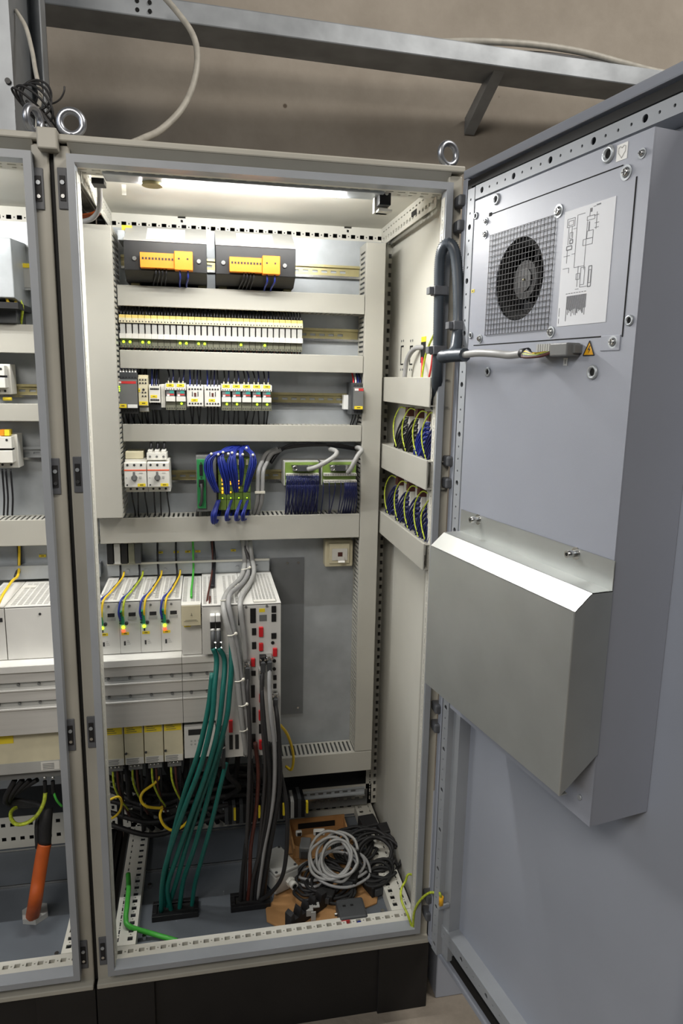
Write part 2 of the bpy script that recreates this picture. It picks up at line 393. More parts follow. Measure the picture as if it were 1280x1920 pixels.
# plinth
for X, lab in ((0,'black steel plinth under the right cabinet'), (-.8,'black steel plinth under the left cabinet')):
    p = thing('plinth', lab, 'plinth', (X+.4,.3,-.2)); p['kind'] = 'thing'
    MB().box(X+.003,X+.797,.02,.60,-.2,-.007).build('base', 'plinth', p)
    MB().box(X+.67,X+.799,.012,.06,-.2,-.007).build('corner_piece', 'plinth', p, .002)
    MB().box(X+.001,X+.13,.012,.06,-.2,-.007).build('corner_piece', 'plinth', p, .002)
one('base_box', MB().box(.83,1.6,.03,.6,-.2,.02), 'door_paint', 'light grey steel base standing beside the black plinth behind the open door', 'base', bev=.003)
# lock plates
def lock(x, z, par):
    s = MB().box(x-.0085,x+.0085,.0185,.0225,z-.036,z+.036); o = s.build('lock_plate', 'lock_grey', par, .001)
    MB().box(x-.005,x+.005,.017,.0187,z-.022,z+.022).build('lock_pocket', 'black_soft', o)
    MB().cyl((x,.0180,z+.010),(x,.015,z+.010),.004,8).build('lock_screw', 'zinc', o)
    MB().cyl((x,.0180,z-.014),(x,.015,z-.014),.0035,8).build('lock_screw', 'steel', o)
for py in (355, 890, 1375, 1790):
    z = at(140, py, .02).z
    lock(.0185, z, CR); lock(-.0235, z-.003, CL)
# bayed join on top
t = thing('baying_connector', 'square grey clip joining the two cabinet tops', 'clip', (-.001,.02,1.78))
MB().box(-.019,.016,.000,.05,1.775,1.812).build('clip', 'paint', t, .003)
MB().box(-.012,.010,.05,.09,1.806,1.811).build('tongue', 'lock_grey', t)
MB().box(-.0035,.0035,.03,.06,.0,1.775).build('gap_seal', 'rubber', t)
# eye bolts
def eyebolt(x, y, ang, label):
    t = thing('eye_bolt', label, 'eye bolt', (x,y,1.806), 0)
    c = Vector((x,y,1.806+.034)); d = Vector((math.cos(ang), math.sin(ang), 0)); R = .0208
    MB().tube([c+d*R*math.cos(a)+Vector((0,0,R*math.sin(a))) for a in [2*math.pi*k/24 for k in range(24)]], .0070, 12, 0, 1, True).build('ring', 'eye_zinc', t)
    s = MB().cyl((x,y,1.806),(x,y,1.812),.0165,16,.0145); s.cyl((x,y,1.812),(x,y,1.82),.011,12,.007); s.build('collar', 'eye_zinc', t)
eyebolt(.033,.06,0.0,'steel eye bolt on the right cabinet roof beside the joining clip')
eyebolt(.776,.06,.35,'steel eye bolt on the right cabinet roof next to the open door')
eyebolt(-.034,.06,1.15,'steel eye bolt seen almost edge-on, on the left cabinet roof')

# ------------------------------------------------------------------ open door
DA = math.radians(10.5); DL = Vector((.795,-.005,0)); DR = DA-math.pi/2
s = MB(); s.box(-.008,.775,.012,.016,.006,1.794)           # local x along the door, -y towards the inside
door = s.build('door', 'door_paint', None); door.location = DL; door.rotation_euler = (0,0,DR)
door.parent = CR; door.location = DL-ORG[CR.name]; ORG[door.name] = Vector()
def dm(name, mb, m, par=None, bev=0., label=None): return mb.build(name, m, par or door, bev, label)
s = MB(); s.box(-.008,.775,-.004,.016,1.776,1.794); s.box(-.008,.775,-.004,.016,.006,.022); s.box(-.008,.010,-.004,.016,.022,1.776); s.box(.757,.775,-.004,.016,.022,1.776)
dm('folded_edge', s, 'door_paint', None, .003)
s = MB(); s.box(.026,.757,-.012,.012,1.752,1.766); s.box(.026,.757,-.004,.012,.040,.062); s.box(.026,.040,-.012,.012,.062,1.752); s.box(.757,.766,-.012,.012,.062,1.752)
dm('gasket', s, 'rubber')
HOLE = lambda n, o, v: [('r', o+.025*k, v, .0056 if k % 4 == 0 else .0024) for k in range(n)]
s = MB().sheet((.05,-.020,.097), (1,0,0), (0,0,1), .68, .032, HOLE(26,.02,.016), .002); s.box(.05,.73,-.018,.012,.097,.099); s.box(.05,.73,-.018,.012,.127,.129); dm('perforated_strip', s, 'rim')
s = MB().sheet((.085,-.030,1.717), (1,0,0), (0,0,1), .63, .024, HOLE(25,.022,.012), .002); s.box(.085,.715,-.028,.012,1.717,1.719); s.box(.085,.715,-.028,.012,1.739,1.741); dm('perforated_strip', s, 'rim')
for o in (.058, .733):
    hs = [('r', .011, .02+.025*k, .0056 if k % 4 == 0 else .0024) for k in range(67)]
    s = MB().sheet((o,-.030,.05), (1,0,0), (0,0,1), .024, 1.69, hs, .002); s.box(o,o+.002,-.028,.012,.05,1.74); s.box(o+.022,o+.024,-.028,.012,.05,1.74)
    if o < .5: s.box(o+.024,o+.050,-.016,.012,.05,1.74)
    dm('perforated_strip', s, 'rim')
def hinge(z):
    for q in (.024, -.024):
        s = MB().box(.779,.803,-.011,.022,z+q-.011,z+q+.011); s.build('hinge_block', 'lock_grey', CR, .004)
        MB().cyl((.800,-.003,z+q+math.copysign(.010,q)),(.800,-.003,z+q+math.copysign(.020,q)),.003,8).build('hinge_pin', 'steel', CR)
    MB().cyl((.800,-.003,z-.012),(.800,-.003,z+.013),.0095,14).build('hinge_barrel', 'door_paint', CR)
for z in (1.712, 1.182, .606, .105): hinge(z)

# cooling unit bolted to the door
def dthing(name, label, cat, group=None):
    o = thing(name, label, cat, (DL.x, DL.y, 0), DR, group); return o
W = .0975
ac = dthing('cooling_unit', 'pale grey cooling unit with meshed fan opening mounted inside the open door', 'cooling unit')
s = MB(); s.box(.197,.200,-W+.002,-.030,.741,1.683); s.box(.594,.597,-W+.002,.011,.741,1.683); s.box(.200,.594,-W+.002,-.03,.741,.744); s.box(.200,.594,-W+.002,-.03,1.680,1.683)
s.build('housing', 'ac_paint', ac)
s = MB().sheet((.197,-W,.741), (1,0,0), (0,0,1), .400, .942, [('r', .337-.197, 1.537-.741, .0655)], .0025); s.build('face_sheet', 'ac_paint', ac)
s = MB(); s.box(.26,.42,-W+.05,-W+.052,1.46,1.62); s.build('fan_chamber', 'dark', ac)
s = MB(); s.tube([(.337+.0655*math.cos(a),-W+.02,1.537+.0655*math.sin(a)) for a in [2*math.pi*k/32 for k in range(32)]], .018, 8, 0, 1, True); s.build('fan_shroud', 'dark', ac)
fan = MB().cyl((.337,-W+.012,1.537),(.337,-W+.04,1.537),.030,24).build('fan_hub', 'black_soft', ac)
s = MB().cyl((.337,-W+.0115,1.537),(.337,-W+.0105,1.537),.018,24); s.build('hub_cap', 'black', fan); MB().sph((.337,-W+.0105,1.537),.0025).build('hub_rivet', 'rail_yellow', fan)
s = MB()
for k in range(7):
    a = 2*math.pi*k/7; b = a+.55
    P = lambda r, an, y: (.337+r*math.cos(an), y, 1.537+r*math.sin(an))
    s.face((P(.028,a,-W+.018), P(.062,a+.15,-W+.016), P(.062,b+.25,-W+.036), P(.028,b,-W+.036))); s.face((P(.028,b,-W+.0365), P(.062,b+.25,-W+.0365), P(.062,a+.15,-W+.0165), P(.028,a,-W+.0185)))
s.build('fan_blades', 'black', ac)
s = MB()
for k in range(21): u = .2515+.17*k/20; s.box(u-.0004,u+.0004,-W-.0018,-W-.001,1.455,1.617)
for k in range(20): z = 1.455+.162*k/19; s.box(.2515,.4215,-W-.0026,-W-.0018,z-.0004,z+.0004)
s.build('fan_grille', 'mesh_wire', ac)
# raised service panel: border slits
s = MB(); s.box(.247,.549,-W-.0006,-W,1.6508,1.6522); s.box(.5735,.5755,-W-.0006,-W,1.437,1.632); s.box(.215,.535,-W-.0006,-W,1.4385,1.440); s.build('panel_gap', 'dark', ac)
s = MB(); s.box(.243,.250,-W-.0008,-W,1.649,1.6545); s.build('slit_end', 'dark', ac)
s = MB(); s.box(.536,.572,-W-.0014,-W,1.420,1.440); s.build('panel_tab', 'ac_paint', ac, .003)
for u, z, r in ((.426,1.621,.0095),(.521+.035,1.641,.0095),(.559,1.431,.0085),(.428,1.451,.0085),(.235,1.450,.0075),(.234,1.643,.006),(.234,1.622,.007),(.581,1.657,.0062)):
    o = MB().cyl((u,-W,z),(u,-W-.0015,z),r,16).build('screw_washer', 'zinc', ac)
    s = MB().cyl((u,-W-.0015,z),(u,-W-.005,z),r*.72,12,r*.45); s.build('screw_head', 'steel', o)
    s = MB(); s.box(u-r*.4,u+r*.4,-W-.0056,-W-.005,z-.0005,z+.0005); s.box(u-.0005,u+.0005,-W-.0056,-W-.005,z-r*.4,z+r*.4); s.build('screw_cross', 'ink', o)
for u, z, r in ((.263,1.672,.0085),(.521,1.672,.0105),(.266,1.393,.0078),(.525,1.392,.0098),(.202,1.658,.0058),(.205,1.457,.0055),(.585,1.457,.0068)):
    o = MB().tube([(u+r*.8*math.cos(a),-W-.001,z+r*.8*math.sin(a)) for a in [2*math.pi*k/16 for k in range(16)]], r*.28, 6, 0, 1, True).build('insert_ring', 'zinc', ac)
    MB().cyl((u,-W-.0004,z),(u,-W-.001,z),r*.62,12).build('insert_bore', 'dark', o)
# circuit sheet
pp = MB().box(.4405,.5415,-W-.0006,-W,1.458,1.6165).build('circuit_sheet', 'paper', ac, label='white paper with a printed circuit diagram')
s = MB()
def ln(u0,z0,u1,z1,t=.0003): s.box(min(u0,u1)-(t if u0==u1 else 0), max(u0,u1)+(t if u0==u1 else 0), -W-.0009, -W-.0006, min(z0,z1)-(t if z0==z1 else 0), max(z0,z1)+(t if z0==z1 else 0))
def rc(u0,z0,u1,z1,t=.0003): ln(u0,z0,u1,z0,t); ln(u0,z1,u1,z1,t); ln(u0,z0,u0,z1,t); ln(u1,z0,u1,z1,t)
rc(.448,1.594,.464,1.605); rc(.451,1.596,.461,1.602); ln(.452,1.594,.452,1.57); ln(.459,1.594,.459,1.58); rc(.455,1.578,.461,1.586); rc(.456,1.571,.462,1.576,.0007); rc(.450,1.563,.461,1.568,.0007)
ln(.469,1.607,.469,1.537); ln(.469,1.607,.484,1.607); ln(.462,1.590,.469,1.590); ln(.462,1.556,.469,1.556); ln(.452,1.563,.452,1.545); ln(.445,1.555,.458,1.555); ln(.445,1.538,.458,1.538); ln(.458,1.538,.458,1.531)
ln(.490,1.595,.490,1.532); rc(.489,1.596,.504,1.601); rc(.491,1.572,.503,1.582); rc(.484,1.564,.503,1.572); ln(.494,1.601,.494,1.611); ln(.503,1.6,.512,1.6); ln(.508,1.604,.508,1.582); ln(.505,1.590,.513,1.590); ln(.505,1.584,.513,1.584); ln(.494,1.594,.494,1.582,.0009)
s.box(.494,.498,-W-.0009,-W-.0006,1.606,1.611); ln(.506,1.613,.514,1.613,.0008); ln(.500,1.612,.505,1.612)
rc(.475,1.520,.482,1.528); ln(.478,1.538,.478,1.510); ln(.469,1.537,.490,1.537); rc(.484,1.512,.492,1.535); ln(.484,1.509,.498,1.509); ln(.484,1.512,.484,1.509); rc(.500,1.508,.506,1.535,.0006); rc(.501,1.513,.505,1.530); ln(.475,1.507,.482,1.507)
for k in range(8): s.box(.456+.0055*k,.4595+.0055*k,-W-.0009,-W-.0006,1.502,1.5028)
for k in range(26): u = .4585+.0016*k; s.box(u,u+.0009,-W-.0009,-W-.0006,1.4705+.010*abs(math.sin(k*1.7))-(.006 if k % 7 == 0 else 0),1.499)
for z0, z1 in ((1.472,1.484),(1.462,1.469)): s.box(.4435,.4441,-W-.0009,-W-.0006,z0,z1)
s.build('printed_lines', 'fine_ink', pp, kind='stuff')
# stickers
o = MB().box(.5355,.5545,-W-.0006,-W,1.6585,1.6785).build('arrow_sticker', 'white_lbl', ac)
s = MB()
for a, b in (((.539,1.674),(.539,1.668)),((.539,1.668),(.545,1.661)),((.545,1.661),(.551,1.668)),((.551,1.668),(.551,1.674)),((.551,1.674),(.548,1.6755)),((.548,1.6755),(.545,1.673)),((.545,1.673),(.542,1.6755)),((.542,1.6755),(.539,1.674))):
    s.cyl((a[0],-W-.0007,a[1]),(b[0],-W-.0007,b[1]),.0005,6)
s.build('arrow_outline', 'lgrey_pl', o)
o = MB().prism([(.503,1.415),(.525,1.415),(.514,1.4345)], 1, -W-.0006, -W).build('warning_triangle', 'warn', ac, label='yellow warning triangle with a black lightning bolt')
s = MB()
for a, b in (((.503,1.415),(.525,1.415)),((.525,1.415),(.514,1.4345)),((.514,1.4345),(.503,1.415))): s.cyl((a[0],-W-.0008,a[1]),(b[0],-W-.0008,b[1]),.0007,6)
s.prism([(.5145,1.4285),(.5115,1.4225),(.5145,1.4225),(.5130,1.4175),(.5168,1.4240),(.5140,1.4240),(.5160,1.4285)], 1, -W-.0010, -W-.0006)
s.build('triangle_mark', 'ink', o)
o = MB().box(.199,.2085,-W-.0006,-W,1.5305,1.5355).build('tag_label', 'yellow_lbl', ac); MB().box(.2015,.206,-W-.0009,-W-.0006,1.532,1.534).build('tag_print', 'ink', o)
o = MB().box(.4615,.4705,-W-.0006,-W,1.4015,1.4125).build('tag_label', 'white_lbl', ac); MB().box(.4645,.4675,-W-.0009,-W-.0006,1.404,1.410).build('tag_print', 'lgrey_pl', o)
# terminal plug
t = dthing('power_plug', 'grey multi-pole connector with stripped wires under the fan panel', 'connector')
s = MB(); s.box(.458,.496,-W-.024,-W,1.414,1.4325); s.build('plug_body', 'mgrey_pl', t, .002); MB().box(.494,.500,-W-.014,-W,1.418,1.430).build('plug_latch', 'mgrey_pl', t, .001)
s = MB()
for k in range(7): s.box(.422+.0053*k,.4256+.0053*k,-W-.020,-W,1.4165,1.4325)
s.build('header_pins', 'lgrey_pl', t, kind='stuff'); MB().box(.418,.460,-W-.010,-W,1.4155,1.4320).build('header', 'dgrey_pl', t)
for k, mm in enumerate(('dark_wire','yellow_wire','dark_wire','pe_wire','dark_wire','brown_wire')):
    MB().tube([(.392,-W-.018-.001*k,1.4215-.0005*k),(.410,-W-.028-.001*k,1.424-.002*k),(.430+.003*k,-W-.030,1.4185-.0008*k),(.442+.0035*k,-W-.020,1.420)], .0022, 6, 0, 5).build('wire', mm, t)
MB().tube([(.225,-W-.028,1.4215),(.28,-W-.030,1.4235),(.33,-W-.027,1.421),(.36,-W-.022,1.4185),(.398,-W-.018,1.421)], .0062, 10, 0, 6).build('sheathed_cable', 'lgrey_cable', t)
MB().cyl((.384,-W-.019,1.4205),(.399,-W-.018,1.4215),.0075,10).build('cable_end', 'black', t)

# galvanised air hood on the lower half of the unit
hd = dthing('air_hood', 'galvanised sheet metal hood screwed over the lower half of the cooling unit', 'hood')
y0 = -W; yA = -.132; yB = -.158
s = MB()
prof = [(y0,1.142),(y0,1.099),(yA,1.099),(yB,1.076),(yB,.806)]
th = .0015
for (ya, za), (yb, zb) in zip(prof[:-1], prof[1:]):
    n = Vector((0, zb-za, -(yb-ya))).normalized()*th
    q = [(.203,ya,za),(.600,ya,za),(.600,yb,zb),(.203,yb,zb)]
    s.face(q[::-1]); s.face([(a, b-n.y*-1, c-n.z*-1) for a, b, c in q])
s.build('hood_sheet', 'zinc_sheet', hd)
for u in (.203, .5985): MB().prism([(y0,1.099),(yA,1.099),(yB,1.076),(yB,.806),(y0,.858)], 0, u, u+.0015).build('hood_side', 'zinc_sheet', hd)
s = MB(); s.cyl((.598,yB,1.076),(.598,yB,.806),.0022,8); s.build('side_fold', 'zinc_sheet', hd)
s = MB(); s.box(.203,.600,yB,yB+.012,.806,.8075); s.build('bottom_fold', 'zinc_sheet', hd)
for u in (.345,.585): MB().cyl((u,yB-.0005,.812),(u,yB+.002,.812),.0055,12).build('drain_hole', 'dark', hd)
for u in (.262,.522):
    o = MB().cyl((u,y0,1.134),(u,y0-.018,1.134),.0052,12).build('cap_bolt', 'steel', hd)
    MB().cyl((u,y0-.018,1.134),(u,y0-.0185,1.134),.0026,6).build('hex_socket', 'dark', o); MB().cyl((u,y0,1.134),(u,y0-.002,1.134),.0095,14).build('bolt_washer', 'steel', o)
MB().cyl((.574,-W,.775),(.574,-W-.003,.775),.004,10).build('rivet', 'zinc', ac)
# ------------------------------------------------------------------ wiring ducts and rails
def slots(n0, n1, p=.0125, o=.006): return [(o+p*k, o+p*k+.0055) for k in range(int((n1-n0-o)/p))]
def hduct(x0, x1, z0, z1, label, y0=.40, y1=.478, group=None):
    t = thing('wiring_duct', label, 'wiring duct', ((x0+x1)/2, y1, z0))
    MB().box(x0,x1,y0,y0+.004,z0,z1).build('cover', 'duct', t, .0015)
    h = [(a, b, .010, y1-y0-.012) for a, b in slots(x0, x1)]
    MB().sheet((x0,y0+.004,z1-.002), (1,0,0), (0,1,0), x1-x0, y1-y0-.004, h, .002).build('slotted_wall', 'duct', t)
    MB().sheet((x0,y0+.004,z0+.004), (1,0,0), (0,1,0), x1-x0, y1-y0-.004, h, .002).build('slotted_wall', 'duct', t)
    return t
def vduct(x0, x1, z0, z1, y0, label, y1=.478, sides=(0, 1)):
    t = thing('wiring_duct', label, 'wiring duct', ((x0+x1)/2, y1, z0))
    MB().box(x0,x1,y0,y0+.004,z0,z1).build('cover', 'duct', t, .0015)
    h = [(a, b, .010, y1-y0-.012) for a, b in slots(z0, z1)]
    if 0 in sides: MB().sheet((x0,y0+.004,z0), (0,0,1), (0,1,0), z1-z0, y1-y0-.004, h, .002).build('slotted_wall', 'duct', t)
    if 1 in sides: MB().sheet((x1,y0+.004,z0), (0,1,0), (0,0,1), y1-y0-.004, z1-z0, [(c, d, a, b) for a, b, c, d in h], .002).build('slotted_wall', 'duct', t)
    return t
hduct(.066,.682,1.543,1.592,'long grey wiring duct below the two black power modules')
hduct(.066,.682,1.393,1.438,'long grey wiring duct below the row of relays')
hduct(.066,.682,1.212,1.256,'long grey wiring duct above the motor starters')
hduct(.000,.682,.948,1.015,'tall grey wiring duct above the drive units')
hduct(.452,.7345,.240,.302,'short grey wiring duct at the foot of the mounting plate')
vduct(.6835,.735,.3035,1.722,.40,'tall vertical wiring duct on the right of the mounting plate')
vduct(-.012,.064,1.026,1.717,.345,'wide vertical wiring duct beside the left post of the right cabinet')
for a, b, lab in ((608,662,'upper grey wiring duct in the left cabinet'), (757,790,'middle grey wiring duct in the left cabinet')):
    hduct(-.70,-.030, at(40,b,.4).z, at(40,a,.4).z, lab)
hduct(-.70,-.004,.948,1.015,'tall grey wiring duct above the left cabinet drives')
# ducts on the right side wall (run front to back)
for z0, z1, lab in ((1.320,1.384,'upper side-wall duct below the knock-outs'), (1.140,1.206,'middle side-wall duct below black and blue wire fans'), (.958,1.020,'lower side-wall duct below the row of blue wire fans')):
    t = thing('wiring_duct', lab, 'wiring duct', (.785,.22,z0))
    MB().box(.741,.745,-.0+.012,.46,z0,z1).build('cover', 'duct', t, .0015)
    h = [(.004,.037,a,b) for a, b in slots(.012,.46)]
    MB().sheet((.745,.012,z1-.002), (1,0,0), (0,1,0), .040, .448, h, .002).build('slotted_wall', 'duct', t)
    MB().sheet((.745,.012,z0+.004), (1,0,0), (0,1,0), .040, .448, h, .002).build('slotted_wall', 'duct', t)
def rail(x0, x1, zc, label, m='rail_yellow', y=.4785, h=.015):
    t = thing('din_rail', label, 'mounting rail', ((x0+x1)/2, y, zc))
    n = int((x1-x0-.02)/.025)
    MB().sheet((x0,y-.002,zc-.0115), (1,0,0), (0,0,1), x1-x0, .023, [(.01+.025*k,.025+.025*k,.0085,.0145) for k in range(n)], .0015).build('web', m, t)
    s = MB(); s.box(x0,x1,y-.0095,y-.0085,zc+.0115,zc+.0165); s.box(x0,x1,y-.0095,y-.002,zc+.0105,zc+.0115); s.build('lip', m, t)
    s = MB(); s.box(x0,x1,y-.0095,y-.0085,zc-.0165,zc-.0115); s.box(x0,x1,y-.0095,y-.002,zc-.0115,zc-.0105); s.build('lip', 'steel', t)
rail(.07,.682,1.656,'yellow chromated mounting rail behind the power modules')
rail(.066,.682,1.493,'mounting rail carrying the row of relays')
rail(.066,.682,1.322,'yellowish mounting rail carrying the contactors')
rail(.066,.682,1.113,'mounting rail carrying the motor starters')
rail(.30,.728,.146,'low mounting rail at the bottom of the right cabinet','zinc',.45)
zr = at(60,735,.47).z; rail(-.7,-.02,zr+.003,'mounting rail above the middle duct of the left cabinet')
zr2 = at(60,850,.47).z; rail(-.7,-.02,zr2,'mounting rail above the tall duct of the left cabinet','zinc')

# ------------------------------------------------------------------ row 1: black modules with orange terminals
def module(x0, x1, ox, label):
    t = thing('power_module', label, 'power module', ((x0+x1)/2,.47,1.60))
    MB().prism([(.360,1.622),(.360,1.688),(.440,1.735),(.470,1.735),(.470,1.600),(.40,1.600)], 0, x0, x1).build('body', 'black', t, .001)
    s = MB(); s.prism([(.3598,1.6885),(.4400,1.7356),(.4400,1.7372),(.3585,1.690),(.3585,1.6885)], 0, x0, x1); o = s.build('top_sheet', 'lgrey_pl', t)
    s = MB(); c = (x0+x1)/2
    s.prism([(.366,1.6940),(.428,1.7304),(.4278,1.7310),(.3658,1.6946)], 0, c-.045, c+.045); s.build('sticker', 'white_lbl', o)
    b = MB().box(ox,ox+.0785,.338,.360,1.626,1.660).build('terminal_block', 'orange_pl', t, .001)
    s = MB()
    for k in range(10): s.box(ox+.0045+.0075*k,ox+.0085+.0075*k,.3372,.3385,1.644,1.649)
    s.build('wire_slots', 'ink', b, kind='stuff')
    b = MB().box(ox+.0785,ox+.121,.331,.360,1.623,1.6655).build('power_plug', 'orange_pl', t, .0015)
    s = MB()
    for k in range(2): s.cyl((ox+.089+.020*k,.3305,1.648),(ox+.089+.020*k,.3315,1.648),.0024,8)
    s.build('plug_screws', 'ink', b, kind='stuff')
    for xx in (ox-.014, ox+.135): MB().cyl((xx,.360,1.648),(xx,.356,1.648),.005,10).build('screw', 'steel', t)
    for xx in (x0+.018, x1-.012): MB().box(xx-.010,xx+.010,.43,.470,1.588,1.606).build('foot_clip', 'rail_yellow', t)
    for k in range(4): MB().tube([(ox+.035+.008*k,.350,1.626),(ox+.034+.008*k,.352,1.612),(ox+.027+.009*k,.39,1.600),(ox+.022+.010*k,.42,1.585)], .0018, 6, 0, 4).build('wire', 'dark_wire', t)
    for k in range(2): MB().tube([(ox+.090+.019*k,.345,1.623),(ox+.091+.018*k,.348,1.606),(ox+.088+.016*k,.39,1.596),(ox+.090+.016*k,.43,1.583)], .0022, 6, 0, 4).build('wire', 'blue_wire', t)
    return t
m1 = module(.089,.281,.127,'left black power module with orange terminals on the top rail')
o = MB().box(.080,.104,.425,.4255,1.722,1.734).build('marker_tag', 'yellow_lbl', m1)
MB().box(.076,.091,.37,.468,1.690,1.712).build('side_bracket', 'zinc', m1)
module(.302,.496,.334,'right black power module with orange terminals on the top rail')

# ------------------------------------------------------------------ row 2: relays
def relay(x):
    w = .0147; t = thing('interface_relay', '', 'relay', (x+w/2,.47,1.44))
    MB().box(x,x+w,.426,.469,1.452,1.530).build('socket', 'dgrey_pl', t)
    o = MB().box(x,x+w,.396,.430,1.503,1.5145).build('terminal_top', 'cream', t); s = MB()
    s.box(x+.002,x+.0045,.3956,.3965,1.505,1.508); s.box(x+.009,x+.0115,.3956,.3965,1.505,1.508); s.build('wire_entries', 'ink', o, kind='stuff')
    MB().box(x+.0004,x+w-.0004,.397,.420,1.5145,1.522).build('marker', 'marker_cream', t)
    MB().box(x+.0018,x+w-.0012,.400,.428,1.478,1.501).build('relay_block', 'lgrey_pl', t)
    MB().box(x,x+w,.395,.430,1.4655,1.4775).build('lever', 'white_pl', t)
    o = MB().box(x,x+w-.0006,.403,.430,1.444,1.4655).build('terminal_foot', 'olive_pl', t); s = MB()
    s.box(x+.002,x+.0045,.4024,.4035,1.446,1.449); s.box(x+.009,x+.0115,.4024,.4035,1.446,1.449); s.build('wire_entries', 'ink', o, kind='stuff')
    for a, mm in ((.0035,'dark_wire'), (.0105,'dark_wire')): MB().tube([(x+a,.413,1.520),(x+a,.414,1.530),(x+a+.001,.43,1.540),(x+a,.445,1.548)], .0019, 5, 0, 2).build('wire', mm, t)
    for a, mm in ((.0035,'brown_wire'), (.0105,'dark_wire')): MB().tube([(x+a,.41,1.448),(x+a,.412,1.442),(x+a+.001,.425,1.436),(x+a,.44,1.43)], .002, 5, 0, 2).build('wire', mm, t)
    return t
lit = (0,1,3,4,9,10,12,13,19,23)
r0 = relay(.0680)
ORD = 'first second third fourth fifth sixth seventh eighth ninth tenth eleventh twelfth thirteenth fourteenth fifteenth sixteenth seventeenth eighteenth nineteenth twentieth twenty-first twenty-second twenty-third twenty-fourth twenty-fifth twenty-sixth twenty-seventh twenty-eighth twenty-ninth thirtieth'.split()
for k in range(30):
    on = k in lit
    t = r0 if k == 0 else dup(r0, (.01508*k, 0, 0))
    t['label'] = '%s narrow relay from the left on the second rail, lamp %s' % (ORD[k], 'glowing green' if on else 'unlit'); t['group'] = 'interface relays on the second rail'
roots = sorted([o for o in col.objects if o.name.startswith('interface_relay')], key=lambda o: o.location.x)
for k in lit:
    x = .0680+.01508*k; ORG[roots[k].name] = Vector(roots[k].location)
    MB().sph((x+.0085,.4025,1.4575),.0032,8).build('lamp', 'led_green', roots[k])

# ------------------------------------------------------------------ row 3
def dots(par, xs, z, y, r=.0022, m='ink'):
    s = MB()
    for x in xs: s.cyl((x,y+.0005,z),(x,y-.0006,z),r,8)
    return s.build('terminal_screws', m, par, kind='stuff')
def fr(a, b, n): return [a+(b-a)*(k+.5)/n for k in range(n)]
def label_tag(par, x0, x1, z0, z1, y, m='yellow_lbl'):
    o = MB().box(x0,x1,y-.0006,y,z0,z1).build('marker_tag', m, par)
    if m == 'yellow_lbl': MB().box(x0+(x1-x0)*.3,x0+(x1-x0)*.72,y-.0009,y-.0006,z0+(z1-z0)*.4,z0+(z1-z0)*.62).build('tag_print', 'ink', o)
def drop(par, xs, z0, z1, y, m='dark_wire', r=.0019):
    for i, x in enumerate(xs):
        j = .004*math.sin(i*2.3+x*90); MB().tube([(x,y,z0),(x+j*.3,y+.006,z0+(z1-z0)*.3),(x+j,y+.028,z0+(z1-z0)*.75),(x+j,y+.035,z1)], r, 6, 0, 4).build('wire', m, par)
LED = lambda par, x, z, y, m='led_green', r=.0024: MB().sph((x,y,z),r,8).build('lamp', m, par)
# grey safety relay
t = thing('safety_relay', 'dark grey safety relay with red band, first device on the third rail', 'relay', (.083,.47,1.282))
MB().box(.0605,.1065,.40,.469,1.282,1.384).build('base', 'dgrey_pl', t, .001)
MB().box(.0605,.1065,.382,.400,1.296,1.366).build('front', 'mgrey_pl', t, .001)
o = MB().box(.062,.104,.3815,.3822,1.356,1.362).build('band', 'red_band', t); MB().box(.062,.069,.381,.3816,1.3567,1.3613).build('logo', 'white_lbl', o)
label_tag(t,.0615,.080,1.297,1.3065,.382); label_tag(t,.0825,.1055,1.297,1.3055,.382,'white_lbl')
for z in (1.3485,1.3435,1.3385): LED(t,.0640,z,.3815,'led_green',.0018)
dots(t, fr(.062,.105,6),1.371,.3995); dots(t, fr(.062,.105,6),1.289,.3995)
for x in fr(.062,.105,6): MB().cyl((x,.405,1.381),(x,.410,1.390),.0025,8).build('wire_sleeve', 'white_lbl', t); MB().tube([(x,.41,1.388),(x+.002,.425,1.398),(x+.001,.445,1.405)], .0019, 6, 0, 3).build('wire', 'blue_wire', t)
drop(t, fr(.062,.105,6),1.283,1.25,.42)
